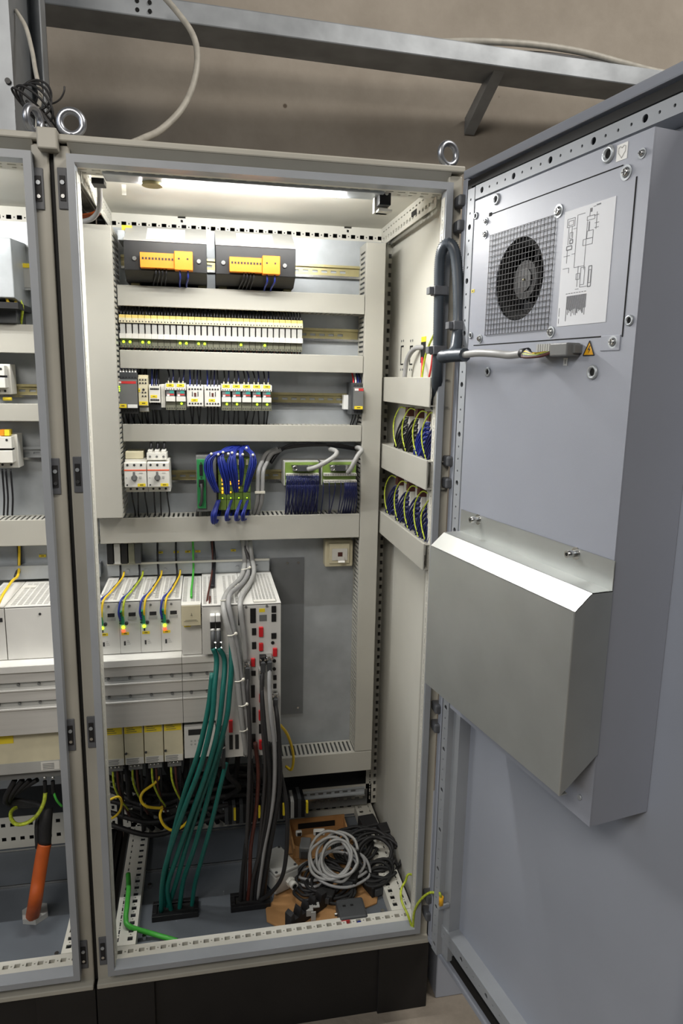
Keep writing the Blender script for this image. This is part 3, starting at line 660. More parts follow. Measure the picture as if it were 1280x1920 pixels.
# narrow terminal module
t = thing('terminal_module', 'slim cream terminal module right of the safety relay', 'terminal', (.119,.47,1.286))
MB().box(.1080,.1315,.41,.469,1.286,1.378).build('base', 'cream', t); MB().box(.1085,.131,.388,.410,1.302,1.372).build('front', 'cream', t, .001)
dots(t, fr(.110,.130,3),1.366,.3875); dots(t, fr(.110,.130,3),1.358,.3875); dots(t,(.121,),1.342,.3875,.003); dots(t, fr(.115,.129,2),1.335,.3875); dots(t, fr(.115,.129,2),1.326,.3875)
label_tag(t,.110,.130,1.304,1.313,.388); label_tag(t,.109,.113,1.336,1.345,.388)
MB().box(.109,.131,.40,.412,1.288,1.298).build('foot', 'lgrey_pl', t); drop(t, fr(.110,.130,3),1.288,1.25,.42); drop(t, fr(.110,.130,3),1.376,1.40,.42,'dark_wire')
def contactor(x0, x1, z0, z1, label, led=False, y=.392, slots=True, nb=3):
    t = thing('contactor', label, 'contactor', ((x0+x1)/2,.47,z0))
    MB().box(x0,x1,y+.022,.469,z0,z1).build('base', 'white_pl', t, .001); MB().box(x0+.001,x1-.001,y,y+.022,z0+.004,z1-.004).build('front', 'white_pl', t, .001)
    dots(t, fr(x0+.004,x1-.004,nb+1),z1-.011,y-.0002,.0024); dots(t, fr(x0+.004,x1-.004,nb+1),z0+.011,y-.0002,.0024)
    c = (x0+x1)/2
    if slots:
        s = MB(); s.box(c-.008,c-.006,y-.0006,y,(z0+z1)/2,(z0+z1)/2+.012); s.box(c+.006,c+.008,y-.0006,y,(z0+z1)/2,(z0+z1)/2+.012); s.build('guide_slots', 'ink', t, kind='stuff')
        MB().box(c-.0025,c+.0025,y-.001,y,(z0+z1)/2,(z0+z1)/2+.009).build('indicator', 'brown_wire', t)
    label_tag(t, c-.010, c+.006, z0+.016, z0+.023, y)
    drop(t, fr(x0+.004,x1-.004,nb),z0+.004,1.25,y+.02)
    for i, x in enumerate(fr(x0+.004,x1-.004,nb)): MB().tube([(x,y+.022,z1-.004),(x+.001,y+.03,z1+.014),(x+.003*math.sin(i),y+.05,1.398)], .0019, 6, 0, 3).build('wire', ('blue_wire','dark_wire','navy_wire','dark_wire')[i], t)
    return t
c0 = contactor(.1325,.1620,1.306,1.355,'small white contactor next to the slim terminal module', nb=4, slots=False)
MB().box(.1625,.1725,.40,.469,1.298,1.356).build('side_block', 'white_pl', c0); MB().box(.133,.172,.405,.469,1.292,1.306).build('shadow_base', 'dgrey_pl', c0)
def plug_relay(x0, x1, label, on):
    t = thing('plug_in_relay', label, 'relay', ((x0+x1)/2,.47,1.291)); y = .387; g = 'plug-in relays on the third rail'
    t['group'] = g
    MB().box(x0,x1,.42,.469,1.296,1.360).build('socket', 'lgrey_pl', t)
    MB().box(x0,x1,y,.42,1.342,1.358).build('terminal_top', 'white_pl', t); MB().box(x0+.001,x1-.001,y,.42,1.3135,1.326).build('lever', 'white_pl', t, .001)
    o = MB().box(x0+.002,x1-.003,y+.002,.42,1.326,1.341).build('relay_can', 'mgrey_pl', t)
    MB().box(x0+.011,x1-.004,y+.0014,y+.002,1.3345,1.3405).build('green_field', 'teal_pl', o); MB().box(x0+.004,x1-.004,y+.0014,y+.002,1.3295,1.3325).build('red_field', 'red_band', o); MB().box(x0+.004,x0+.010,y+.0012,y+.0018,1.327,1.3315).build('white_field', 'white_lbl', o)
    MB().box(x0+.0005,x1-.0005,y+.006,.42,1.2925,1.3135).build('terminal_foot', 'olive_pl', t)
    label_tag(t, x0+.003, x1-.004, 1.350, 1.3575, y); dots(t, fr(x0+.001,x1-.001,4),1.3445,y-.0002,.0014); dots(t, fr(x0+.001,x1-.001,4),1.297,y+.0058,.0014)
    if on: LED(t,(x0+x1)/2+.001,1.3085,y+.0055,'led_green',.0028)
    drop(t, fr(x0+.003,x1-.003,2),1.294,1.25,y+.02)
    for i, x in enumerate(fr(x0+.002,x1-.002,2)):
        MB().cyl((x,.41,1.358),(x,.41,1.365),.0017,6).build('ferrule', 'cream', t); MB().tube([(x,.41,1.364),(x+.002,.42,1.378),(x+.003*math.sin(i+x*60),.44,1.398)], .002, 6, 0, 3).build('wire', 'navy_wire' if i else 'dark_wire', t)
for k, (x0, x1, on) in enumerate(((.1735,.1985,False),(.1990,.2240,True))): plug_relay(x0, x1, ('plug-in relay with teal label beside the small contactor, lamp off','plug-in relay with teal label and lit lamp, left of the two contactors')[k], on)
contactor(.2250,.2680,1.298,1.356,'left one of the two white contactors between the plug-in relays', nb=4)
contactor(.2688,.3110,1.298,1.356,'right one of the two white contactors between the plug-in relays', nb=4)
NTH = ('first','second','third','fourth','last')
for k in range(5):
    x = .3118+.0257*k; on = k != 2
    plug_relay(x, x+.0252, '%s of the five plug-in relays in a block, lamp %s' % (NTH[k], 'lit' if on else 'off'), on)
# grey module at the right end
t = thing('monitor_relay', 'dark grey relay module with red band at the right end of the third rail', 'relay', (.669,.47,1.284))
MB().box(.6525,.6815,.402,.469,1.284,1.368).build('base', 'dgrey_pl', t, .001); MB().box(.656,.681,.382,.402,1.298,1.356).build('front', 'mgrey_pl', t, .001)
o = MB().box(.6565,.680,.3815,.3822,1.347,1.3535).build('band', 'red_band', t); MB().box(.6565,.667,.381,.3816,1.3475,1.353).build('logo', 'white_lbl', o)
label_tag(t,.6565,.679,1.2995,1.3075,.382); dots(t, fr(.657,.681,3),1.361,.4018); dots(t, fr(.657,.681,3),1.291,.4018)
drop(t, fr(.657,.681,3),1.284,1.25,.42); MB().box(.6405,.6525,.445,.469,1.296,1.335).build('end_clamp', 'white_lbl', t)
for i, x in enumerate(fr(.656,.681,4)): MB().tube([(x,.41,1.366),(x+.001,.42,1.378),(x,.44,1.398)], .002, 6, 0, 3).build('wire', ('red_pl','white_lbl','blue_wire','navy_wire')[i], t)

# ------------------------------------------------------------------ row 4: motor starters
def starter(x0, label):
    x1 = x0+.0545; t = thing('motor_starter', label, 'motor starter', (x0+.027,.47,1.085)); y = .352
    MB().box(x0,x1,.385,.469,1.085,1.168).build('base', 'white_pl', t, .001); f = MB().box(x0+.0005,x1-.0005,y,.385,1.102,1.164).build('front', 'white_pl', t, .0015)
    MB().box(x0+.0005,x1-.0005,y-.0006,y,1.1435,1.1465).build('band', 'orange_band', t)
    k = MB().cyl((x0+.025,y,1.126),(x0+.025,y-.006,1.126),.0075,14).build('rotary_knob', 'mgrey_pl', t)
    MB().prism([(x0+.0215,1.122),(x0+.0285,1.122),(x0+.0275,1.142),(x0+.0225,1.142)],1,y-.012,y-.005).build('knob_grip', 'mgrey_pl', k)
    label_tag(t, x0+.032, x0+.051, 1.104, 1.1115, y)
    dots(t, fr(x0+.001,x0+.050,3),1.158,y-.0002,.003); dots(t, fr(x0+.004,x1-.004,3),1.093,.3848,.003); dots(t,(x0+.007,),1.108,y-.0002,.002); dots(t,(x0+.006,),1.126,y-.0002,.0016,'lgrey_pl')
    s = MB(); s.box(x0+.036,x0+.045,y-.0005,y,1.137,1.139); s.box(x0+.036,x0+.042,y-.0005,y,1.124,1.130); s.build('print', 'lgrey_pl', t, kind='stuff')
    drop(t, fr(x0+.004,x1-.002,3),1.087,1.010,.40); return t
starter(.0700,'left motor starter with rotary knob and cream cap behind it')
starter(.1255,'right motor starter with rotary knob and infeed block on top')
t = thing('infeed_block', 'white three-pole infeed block plugged on the right motor starter', 'terminal block', (.149,.41,1.168))
MB().box(.1245,.1735,.372,.44,1.168,1.186).build('block', 'white_pl', t, .001)
for x in (.1325,.149,.1655):
    MB().box(x-.0055,x+.0055,.376,.43,1.186,1.1925).build('dome', 'white_pl', t, .001); MB().cyl((x,.3724,1.1765),(x,.3708,1.1765),.003,10).build('clamp_screw', 'mgrey_pl', t)
    MB().tube([(x,.40,1.19),(x+.001,.405,1.205),(x,.43,1.215)], .0033, 8, 0, 3).build('wire', 'dark_wire', t)
one('blank_cap', MB().box(.071,.114,.39,.46,1.169,1.187), 'cream', 'cream plastic cap behind the left motor starter', 'cap', bev=.001)

# ------------------------------------------------------------------ row 4: bus station with blue wire bundles
t = thing('bus_station', 'green and grey input-output station with amber lamps and blue wire bundles', 'control module', (.31,.47,1.03))
MB().box(.2450,.2960,.392,.469,1.030,1.176).build('head', 'mgrey_pl', t, .001)
p = MB().box(.2470,.2690,.382,.392,1.040,1.168).build('green_face', 'pcb', t, .001)
MB().box(.2535,.2620,.3805,.382,1.126,1.155).build('sub_d_port', 'black', p); MB().cyl((.2578,.382,1.159),(.2578,.379,1.159),.0022,8).build('port_screw', 'steel', p); MB().cyl((.2578,.382,1.121),(.2578,.379,1.121),.0022,8).build('port_screw', 'steel', p)
MB().box(.2515,.2640,.372,.382,1.098,1.116).build('plug', 'black', p)
for k in range(4):
    x = .3010+.0212*k
    m = MB().box(x,x+.0202,.398,.469,1.032,1.166).build('io_slice', 'olive_pcb', t, .0008)
    s = MB()
    for z in (1.060,1.079,1.095,1.128): s.box(x,x+.0202,.3974,.398,z,z+.0008)
    s.build('slice_joints', 'ink', m, kind='stuff')
    MB().box(x+.008,x+.0135,.392,.398,1.152,1.166).build('slice_lever', 'cream', m)
    for z in ((1.117,1.1135,1.110,1.101,1.0905,1.088,1.0815,1.078), (1.1065,1.1015,1.0795), (1.109,1.1015,1.091), (1.102,1.088))[k]: LED(m,x+.0105,z,.3975,'led_orange',.0021)
    LED(m,x+.0105,1.066-.002,.3975,'led_green',.0014)
MB().tube([(.2575,.372,1.106),(.2590,.366,1.09),(.2570,.372,1.06),(.2480,.40,1.035),(.243,.42,1.0)], .0040, 8, 0, 5).build('bus_cable', 'dgrey_cable', t)
MB().tube([(.2480,.41,1.040),(.2455,.415,1.028),(.244,.42,1.0)], .0042, 8, 0, 5).build('bus_cable', 'grey_cable', t)
def bundle(pts, n, spread, label, m='blue_wire', r=.00135, ties=()):
    s = MB()
    n = int(n*1.5)
    for i in range(n):
        a = 2.4*i; q = spread*math.sqrt((i+.5)/n)
        P = []
        for j, p in enumerate(pts):
            f = p[3] if len(p) > 3 else 1.
            P.append((p[0]+q*f*math.cos(a), p[1]+q*f*math.sin(a)*.8, p[2]+.3*q*f*math.sin(a*1.7)))
        s.tube(P, r, 5, 0, 5)
    o = one('wire_bundle', s, m, label, 'wires', kind='stuff'); return o
def lit_bundle(name, plist, lab):
    pass
LAB = ('leftmost blue wire bundle arching down over the green station','second blue wire bundle from the left on the green station','third blue wire bundle from the left on the green station','fourth blue wire bundle from the left on the green station','rightmost blue wire bundle curving round the green station')
U = ([(468-8,838,.42,.8),(447,842,.40,.7),(412,848,.36,.6),(394,858,.352,.9),(390,878,.350,1.1),(396,900,.352,1.0),(406,922,.362,.7)],
     [(440,836,.42,.8),(424,842,.39,.7),(414,854,.36,.7),(418,875,.352,1.1),(424,900,.356,.9),(426,926,.366,.6)],
     [(448,836,.42,.8),(440,842,.39,.7),(436,852,.358,.7),(434,872,.350,1.2),(438,895,.354,1.0),(442,922,.366,.6)],
     [(456,836,.42,.8),(453,843,.39,.6),(452,853,.362,.5),(453,872,.360,.7),(453,892,.368,.5),(451,910,.378,.4)],
     [(460,836,.41,.8),(464,843,.385,.7),(473,852,.36,.6),(474,870,.354,.9),(468,893,.358,.8),(460,922,.37,.5)])
for P, lb, n in zip(U, LAB, (16,13,15,8,12)):
    bundle([(*at(a,b,c),f) for a,b,c,f in P], n, .0105, lb)
s = MB()
for a, b, c in ((396,851,.347),(418,848,.350),(428,851,.352),(435,849,.350),(445,852,.351),(455,852,.352),(462,840,.375),(474,853,.349),(409,852,.351)):
    q = at(a,b,c); s.sph(q, .0036, 8)
one('cable_ties', s, 'tie', 'white cable tie heads on top of the blue wire bundles', 'cable ties', kind='stuff')
for i, (a, b) in enumerate(((402,975),(426,974),(444,976),(456,966))):
    P = [(a+8,938,.388,.6),(a+3,952,.378,.8),(a-1,966,.372,1.),(a,978+(3 if i==0 else -2),.385,.9),(a+6,970,.41,.7),(a+10,955,.43,.6)]
    bundle([(*at(u,v,w),f) for u,v,w,f in P], (12,8,8,6)[i], .0075 if i == 0 else .0055, ('leftmost blue wire loop hanging over the tall duct','second blue wire loop hanging over the tall duct','third blue wire loop hanging over the tall duct','rightmost blue wire loop hanging over the tall duct')[i])
# pair of grey cables right of the station
for k in range(2):
    cable('control_cable', ('left','right')[k]+' one of the two grey cables beside the green station', 'cable', px((520+k*6,842+k*2,.46),(500+k*8,850+k*2,.45),(490+k*9,868+k*2,.43),(484+k*9,885,.41),(483+k*9,915,.405),(482+k*8,940,.41),(476+k*8,960,.43),(473+k*8,972,.44)), .0058, 'grey_cable')
one('cable_tie', MB().box(*sorted((at(478,924,.39).x, at(497,924,.39).x)), .394,.400, at(480,926,.39).z, at(480,922,.39).z), 'tie', 'white cable tie around the two grey cables', 'cable tie')
for k in range(2):
    cable('control_cable', ('thin dark cable arching behind the terminal boards','second dark cable arching above the terminal boards')[k], 'cable', px((495+12*k,868,.455),(512+10*k,848,.462),(545,838-3*k,.466),(590,834-2*k,.466),(635,835+2*k,.466),(668,842,.462)), .005, ('dgrey_cable','dark_wire')[k])
# green terminal boards
def board(x0, x1, label):
    t = thing('terminal_board', label, 'terminal board', ((x0+x1)/2,.47,1.09))
    MB().box(x0,x1,.405,.469,1.094,1.160).build('tray', 'lgrey_pl', t, .001); MB().box(x0+.003,x1-.002,.398,.405,1.098,1.157).build('circuit_board', 'olive_pcb', t)
    c = (x0+x1)/2
    d = MB().prism([(c-.030,1.152),(c+.030,1.152),(c+.026,1.136),(c-.026,1.136)],1,.380,.398).build('sub_d_socket', 'steel', t)
    for xx in (c-.020, c-.006): MB().tube([(xx+.006*math.cos(a),.379,1.144+.006*math.sin(a)) for a in [2*math.pi*q/10 for q in range(10)]], .002, 6, 0, 1, True).build('lock_ring', 'steel', d)
    MB().box(c-.014,c+.012,.370,.381,1.137,1.151).build('plug_hood', 'dgrey_pl', d)
    for z0, z1, y in ((1.122,1.128,.384),(1.104,1.110,.380)):
        o = MB().box(x0+.004,x1-.003,y,.400,z0,z1+.001).build('terminal_strip', 'white_pl', t); s = MB()
        for x in fr(x0+.005,x1-.004,19): s.box(x-.0012,x+.0012,y-.0005,y,z0+.001,z1)
        s.build('terminal_slots', 'mgrey_pl', o, kind='stuff')
    return t
board(.4735,.5680,'left green terminal board with a full fringe of dark blue wires')
board(.5740,.6700,'right green terminal board next to the vertical duct')
s = MB()
for k in range(26):
    x = .478+.0034*k; j = .006*math.sin(k*1.9); s.tube([(x,.382,1.106),(x,.376,1.092),(x+j*.5,.388,1.055),(x+j,.42,1.008)], .0014, 5, 0, 3)
    s.tube([(x,.385,1.124),(x,.377,1.116),(x,.376,1.106),(x+j*.6,.384,1.08),(x-j*.4,.41,1.02)], .0014, 5, 0, 3)
one('wire_bundle', s, 'navy_wire', 'dark blue wire fringe below the left terminal board', 'wires', kind='stuff')
s = MB()
for k in range(20):
    x = .625+.0022*k if k > 3 else .576+.016*k; j = .008*math.sin(k*2.1); s.tube([(x,.382,1.106),(x,.376,1.092),(x+j*.5,.388,1.055),(x+j,.42,1.008)], .0014, 5, 0, 3)
one('wire_bundle', s, 'navy_wire', 'sparser dark blue wire fringe below the right terminal board', 'wires', kind='stuff')
cable('plug_cable', 'light grey cable hooked up out of the left terminal board', 'cable', px((577,880,.37),(592,876,.355),(608,868,.345),(624,858,.345),(631,850,.355),(628,845,.375),(618,842,.42)), .0062, 'lgrey_cable')
cable('plug_cable', 'light grey cable rising from the right terminal board to the vertical duct', 'cable', px((652,886,.37),(657,880,.358),(664,866,.352),(672,852,.355),(678,845,.365),(674,840,.385),(668,839,.42)), .0062, 'lgrey_cable')
# ------------------------------------------------------------------ drive units
def vent_top(par, x0, x1, y0, y1, z, cols, m='drive'):
    """perforated top plate with rows of narrow slots"""
    h = []; n = int((y1-y0-.03)/.0075)
    for a, b in cols:
        for k in range(n): h.append((a-x0, b-x0, .012+.0075*k, .0165+.0075*k))
    MB().box(x0+.002,x1-.002,y0+.002,y1-.002,z-.004,z-.003).build('dark_inside', 'dark', par)
    MB().sheet((x0,y0,z), (1,0,0), (0,1,0), x1-x0, y1-y0, h, .002).build('vent_top', m, par)
DT = .845
def drive_unit(x0, n, label, red):
    x1 = x0+.0480; t = thing('servo_drive', label, 'servo drive', (x0+.024,.44,.712), group='servo drives in the right cabinet')
    MB().box(x0,x1,.235,.445,.712,DT-.004).build('body', 'drive', t, .001)
    vent_top(t, x0, x1, .235, .445, DT, [(x0+.005,x0+.013),(x0+.015,x0+.023),(x0+.034,x0+.043)])
    MB().box(x0+.002,x0+.012,.222,.235,.790,.822).build('green_plug', 'green_con', t, .0008)
    s = MB()
    for k in range(5): s.box(x0+.001,x0+.006,.2212,.222,.793+.006*k,.7955+.006*k)
    s.build('plug_slots', 'ink', t, kind='stuff')
    MB().box(x0+.022,x0+.038,.2342,.235,.8065,.8155).build('display', 'ink', t); MB().box(x0+.020,x0+.040,.2345,.235,.797,.8045).build('rating_print', 'lgrey_pl', t)
    MB().cyl((x0+.0165,.235,.790),(x0+.0165,.228,.790),.0042,10).build('round_plug', 'dgrey_pl', t); MB().cyl((x0+.025,.235,.833),(x0+.025,.2335,.833),.003,8).build('front_screw', 'mgrey_pl', t)
    LED(t,x0+.0085,.7795,.2342,'led_green',.0042)
    if red: LED(t,x0+.0085,.7705,.2342,'led_red',.0042)
    else: MB().box(x0+.007,x0+.0105,.234,.235,.768,.777).build('dip_switch', 'ink', t)
    label_tag(t, x0+.0035, x0+.021, .7595, .7665, .235)
    MB().box(x0+.0085,x0+.0125,.234,.235,.733,.7435).build('slide_switch', 'ink', t); s = MB()
    for k in range(3): s.box(x0+.016,x0+.024-.002*k,.2345,.235,.735+.0045*k,.7362+.0045*k)
    s.build('print', 'lgrey_pl', t, kind='stuff')
    wm = ('yellow_wire','pe_wire','yellow_wire','yellow_wire')[n]
    MB().tube([(x0+.010,.228,.80),(x0+.011,.222,.825),(x0+.015,.232,.850),(x0+.026,.27,.857),(x0+.032,.33,.855),(x0+.040,.40,.856),(x0+.041,.436,.862)], .0026, 7, 0, 5).build('bonding_wire', wm, t)
    MB().tube([(x0+.004,.224,.80),(x0+.001,.220,.822),(x0+.006,.232,.848),(x0+.018,.262,.853),(x0+.026,.32,.852)], .0026, 7, 0, 5).build('control_wire', 'blue_wire', t)
    MB().tube([(x0+.026,.32,.852),(x0+.034,.40,.853),(x0+.030,.452,.89),(x0+.031,.462,.948)], .0028, 7, 0, 5).build('control_wire', 'dark_wire', t)
    for u, v in ((x0+.008,.262),(x0+.033,.262),(x0+.0265,.30),(x0+.040,.40)): MB().sph((u,v,.8545),.0028,6).build('tie_head', 'tie', t)
    return t
for n, (lb, rd) in enumerate((('leftmost servo drive at the cabinet post, only its green lamp lit',False),('second servo drive from the left, red and green lamps lit',True),('third servo drive from the left, only its green lamp lit',False),('fourth servo drive, red and green lamps lit, beside the beige cover',True))):
    drive_unit(.0105+.0485*n, n, lb, rd)
t = thing('brake_module', 'slim power module with a beige flap and green earth wire', 'power module', (.229,.44,.712))
MB().box(.2055,.2525,.205,.445,.712,.838).build('body', 'drive', t, .001); vent_top(t,.2055,.2525,.205,.445,.842,[(.2085,.2185),(.228,.238),(.240,.249)])
o = MB().box(.2065,.2515,.178,.2045,.795,.846).build('beige_flap', 'cream', t, .0015)
s = MB(); s.box(.2155,.242,.1775,.178,.809,.8098); s.box(.2125,.245,.1775,.178,.806,.8068); s.box(.2295,.2305,.1775,.178,.820,.8265); s.box(.2275,.2325,.1775,.178,.8205,.8213); s.build('flap_print', 'olive_pl', o, kind='stuff')
MB().box(.2065,.2515,.1785,.2045,.838,.8468).build('flap_hinge', 'white_pl', o)
label_tag(t,.211,.227,.783,.789,.205)
MB().tube([(.229,.240,.846),(.2285,.30,.848),(.230,.36,.850),(.232,.44,.87),(.2315,.458,.948)], .003, 7, 0, 5).build('earth_wire', 'green_cable', t)
t = thing('encoder_module', 'tall module with plugged teal cables left of the controller', 'control module', (.30,.44,.452))
MB().box(.2540,.3480,.168,.445,.725,.843).build('body', 'drive', t, .001); vent_top(t,.2540,.3480,.168,.445,.847,[(.258,.266),(.270,.278),(.282,.290),(.308,.315),(.322,.330),(.334,.342)])
MB().box(.2830,.3480,.168,.44,.452,.725).build('lower_body', 'drive', t, .001)
MB().box(.3140,.3225,.166,.168,.476-.002,.512).build('d_port', 'ink', t); MB().box(.3285,.3370,.166,.168,.474,.512).build('d_port', 'ink', t); MB().box(.3135,.3225,.163,.168,.521,.552).build('red_cap', 'red_pl', t)
MB().box(.3385,.3450,.165,.168,.795,.826).build('long_port', 'black', t); MB().cyl((.3400,.168,.836),(.3400,.165,.836),.003,8).build('front_screw', 'mgrey_pl', t)
for k in range(2):
    x = .2785+.0130*k
    o = MB().box(x-.0058,x+.0058,.150,.168,.810,.828).build('plug_head', 'white_lbl', t, .002); MB().box(x-.0058,x+.0058,.146,.164,.797,.812).build('plug_shell', 'black', o)
    MB().cyl((x,.150,.797),(x,.150,.790),.0052,10).build('plug_ring', 'white_lbl', o); MB().cyl((x,.148,.790),(x,.140,.748),.0058,10).build('plug_boot', 'dgrey_pl', o)
    for zz in (.765,.752): MB().cyl((x+.004,.138,zz),(x+.008,.136,zz),.0022,6).build('plug_screw', 'steel', o)
MB().tube([(.2535,.20,.832),(.262,.19,.838),(.266,.20,.845),(.270,.25,.852),(.276,.34,.853),(.283,.44,.87),(.283,.46,.948)], .0024, 7, 0, 5).build('control_wire', 'brown_wire', t)
MB().tube([(.2535,.198,.815),(.268,.182,.822),(.272,.185,.845),(.274,.22,.852)], .0024, 7, 0, 5).build('control_wire', 'brown_wire', t)
for k in range(3): MB().tube([(.278+.003*k,.30,.853),(.281+.003*k,.40,.855),(.284+.003*k,.452,.885),(.280+.003*k,.462,.948)], .0026, 7, 0, 5).build('supply_wire', 'dark_wire', t)
# controller
t = thing('motion_controller', 'tall pale controller full of black ports and red dust caps', 'controller', (.395,.44,.452))
MB().box(.3490,.4405,.166,.445,.452,.843).build('body', 'drive', t, .001); vent_top(t,.3490,.4405,.166,.445,.847,[(.375+.0085*k,.381+.0085*k) for k in range(7)])
MB().box(.376,.428,.170,.184,.847,.851).build('top_label', 'white_pl', t)
def port(u, v, w, h, m='black', d=.0025):
    P = at(u, v, .166); MB().box(P.x-w/2,P.x+w/2,.166-d,.1665,P.z-h/2,P.z+h/2).build({'black':'port','red_pl':'dust_cap'}.get(m,'port'), m, t, .0015 if m == 'red_pl' else 0)
for u, v, w, h in ((474,1154,.013,.036),(513,1142,.011,.016),(513,1158,.011,.019),(476,1184,.010,.017),(476,1210,.010,.017),(513,1192,.012,.014),(475,1262,.010,.012),(474,1296,.009,.032),(489,1366,.010,.024),(515,1270,.008,.012),(515,1286,.008,.012),(475,1390,.010,.040),(476,1340,.008,.040)): port(u, v, w, h)
for u, v, w, h in ((489,1184,.0105,.025),(489,1212,.010,.020),(515,1222,.0105,.021),(474,1241,.010,.021),(489,1308,.009,.022),(488,1340,.009,.026),(489,1395,.010,.025)): port(u, v, w, h, 'red_pl', .006)
for u, v in ((514,1239),(514,1254),(511,1205)): P = at(u,v,.166); MB().cyl((P.x,.1665,P.z),(P.x,.164,P.z),.0042,12).build('round_port', 'black', t)
P = at(491,1144,.166); MB().box(P.x-.007,P.x+.007,.1655,.166,P.z-.005,P.z+.004).build('type_label', 'yellow_lbl', t); P = at(493,1158,.166); MB().box(P.x-.009,P.x+.009,.1655,.166,P.z-.009,P.z+.007).build('rating_plate', 'mgrey_pl', t)
for u, v in ((461,1138),(500,1136),(497,1180+48)): P = at(u,v,.166); MB().cyl((P.x,.166,P.z),(P.x,.1635,P.z),.0032,10).build('front_screw', 'mgrey_pl', t)
# plugs with dark cables on the controller
def plug(u, v, hgt, mcap, label, path, r=.0048, mc='dgrey_cable'):
    t = thing('plugged_cable', label, 'cable', tuple(at(u,v,.166)))
    P = at(u,v,.155); MB().box(P.x-.0072,P.x+.0072,.146,.1655,P.z-hgt/2,P.z+hgt/2).build('plug_shell', mcap, t, .0015)
    MB().box(P.x-.0055,P.x+.0055,.134,.146,P.z-hgt/2-.012,P.z+hgt/2-.010).build('plug_boot', 'dgrey_pl', t, .0015)
    for dx in (-.005,.005): MB().cyl((P.x+dx,.146,P.z+hgt*.28),(P.x+dx,.138,P.z+hgt*.28),.0022,8).build('thumb_screw', 'steel', t)
    MB().tube([Vector((P.x,.140,P.z-hgt/2-.008))]+px(*path), r, 8, 0, 6).build('cord', mc, t)
plug(492,1238,.024,'black','dark cable plugged in beside the highest bright metal plug',((490,1290,.13),(492,1360,.12),(497,1440,.13),(492,1520,.16),(483,1610,.19),(474,1690,.205)),.0045)
plug(504,1236,.022,'steel','cable with a bright metal plug at the controller right edge',((505,1285,.125),(508,1340,.11),(515,1410,.115),(512,1500,.14),(494,1600,.18),(482,1690,.20)),.0055,'grey_cable')
plug(463,1250,.030,'steel','cable with a bright ribbed metal plug left of the red caps',((464,1300,.12),(468,1370,.11),(467,1450,.13),(464,1540,.16),(460,1620,.19),(458,1692,.205)),.005)
plug(515,1304,.018,'steel','black cable from the lowest metal plug on the controller',((520,1350,.12),(524,1410,.115),(523,1490,.13),(508,1580,.165),(490,1690,.20)),.0055,'black_soft')
plug(490,1262,.030,'lgrey_pl','cable with a pale ribbed plug in the middle of the controller',((492,1310,.12),(498,1380,.105),(505,1450,.12),(502,1530,.15),(488,1610,.185),(478,1692,.205)),.0045,'black_soft')
# covers in front of the bus bars
def busbar_cover(x0, x1, label):
    t = thing('busbar_cover', label, 'cover', ((x0+x1)/2,.22,.535))
    MB().box(x0,x1,.195,.240,.7085,.7105).build('shelf', 'ledge', t); MB().box(x0,x1,.1935,.1955,.695,.7105).build('shelf_lip', 'ledge', t)
    for z0, z1 in ((.6685,.695),(.621,.652),(.537,.605)): MB().box(x0,x1,.200,.2025,z0,z1).build('cover_strip', 'alu', t)
    for z in (.652, .605):
        MB().box(x0,x1,.210,.212,z,z+.0165).build('groove', 'lgrey_pl', t); MB().box(x0,x1,.1945,.212,z-.0030,z+.0002).build('groove_ledge', 'ledge', t)
        for x in fr(x0, x1, max(2, int((x1-x0)/.042))): MB().cyl((x,.210,z+.008),(x,.206,z+.008),.0035,8).build('groove_screw', 'mgrey_pl', t)
    MB().box(x0,x1,.2125,.24,.537,.7085).build('backing', 'dgrey_pl', t)
busbar_cover(.006,.2035,'brushed aluminium busbar cover below the four servo drives')
busbar_cover(.2045,.2825,'short brushed busbar cover behind the teal cables')
# lower connector modules with yellow labels
for n, lb in enumerate(('leftmost lower power block with yellow sticker, cut by the post','second lower power block with yellow sticker','third lower power block with yellow sticker','rightmost lower power block with yellow sticker')):
    x0 = .0125+.0475*n; x1 = x0+.0455
    t = thing('power_block', lb, 'power block', (x0+.023,.44,.395))
    MB().box(x0,x1,.222,.44,.424,.535).build('body', 'cream', t, .001)
    o = MB().box(x0+.001,x1-.003,.2212,.222,.508,.529).build('warning_sticker', 'yellow_lbl', t); s = MB()
    for k in range(3): s.box(x0+.006,x0+.030-.004*k,.2208,.2213,.512+.005*k,.5135+.005*k)
    s.build('sticker_print', 'olive_pl', o, kind='stuff')
    o = MB().box(x0+.001,x1-.001,.2214,.222,.425,.4425).build('type_plate', 'white_pl', t); s = MB()
    for k in range(4): s.box(x0+.003,x1-.014+.002*(k % 2),.221,.2215,.4275+.0037*k,.4290+.0037*k)
    s.build('type_print', 'mgrey_pl', o, kind='stuff')
    MB().cyl((x0+.003,.222,.455),(x0+.003,.2185,.455),.0028,8).build('lock_screw', 'dgrey_pl', t)
    o = MB().box(x0+.006,x1-.006,.235,.40,.402,.424).build('terminal_strip', 'mgrey_pl', t)
    for x in fr(x0+.008,x1-.010,3): MB().sph((x,.2345,.413),.0032,8).build('terminal_screw', 'steel', o)
    z0 = .40
    MB().tube([(x0+.013,.25,z0),(x0+.016,.24,.36),(x0+.026,.26,.31),(x0+.040,.30,.25)], .0028, 7, 0, 5).build('earth_wire', 'pe_wire', t)
    MB().tube([(x0+.024,.25,z0),(x0+.026,.245,.35),(x0+.032,.28,.28),(x0+.040,.32,.22)], .0032, 7, 0, 5).build('motor_wire', 'brown_wire', t)
    MB().tube([(x0+.034,.25,z0),(x0+.035,.25,.35),(x0+.030,.28,.29),(x0+.024,.32,.22)], .0034, 7, 0, 5).build('motor_wire', 'dark_wire', t)
t = thing('filter_unit', 'pale grey lower unit half hidden behind the teal cables', 'power block', (.24,.44,.436))
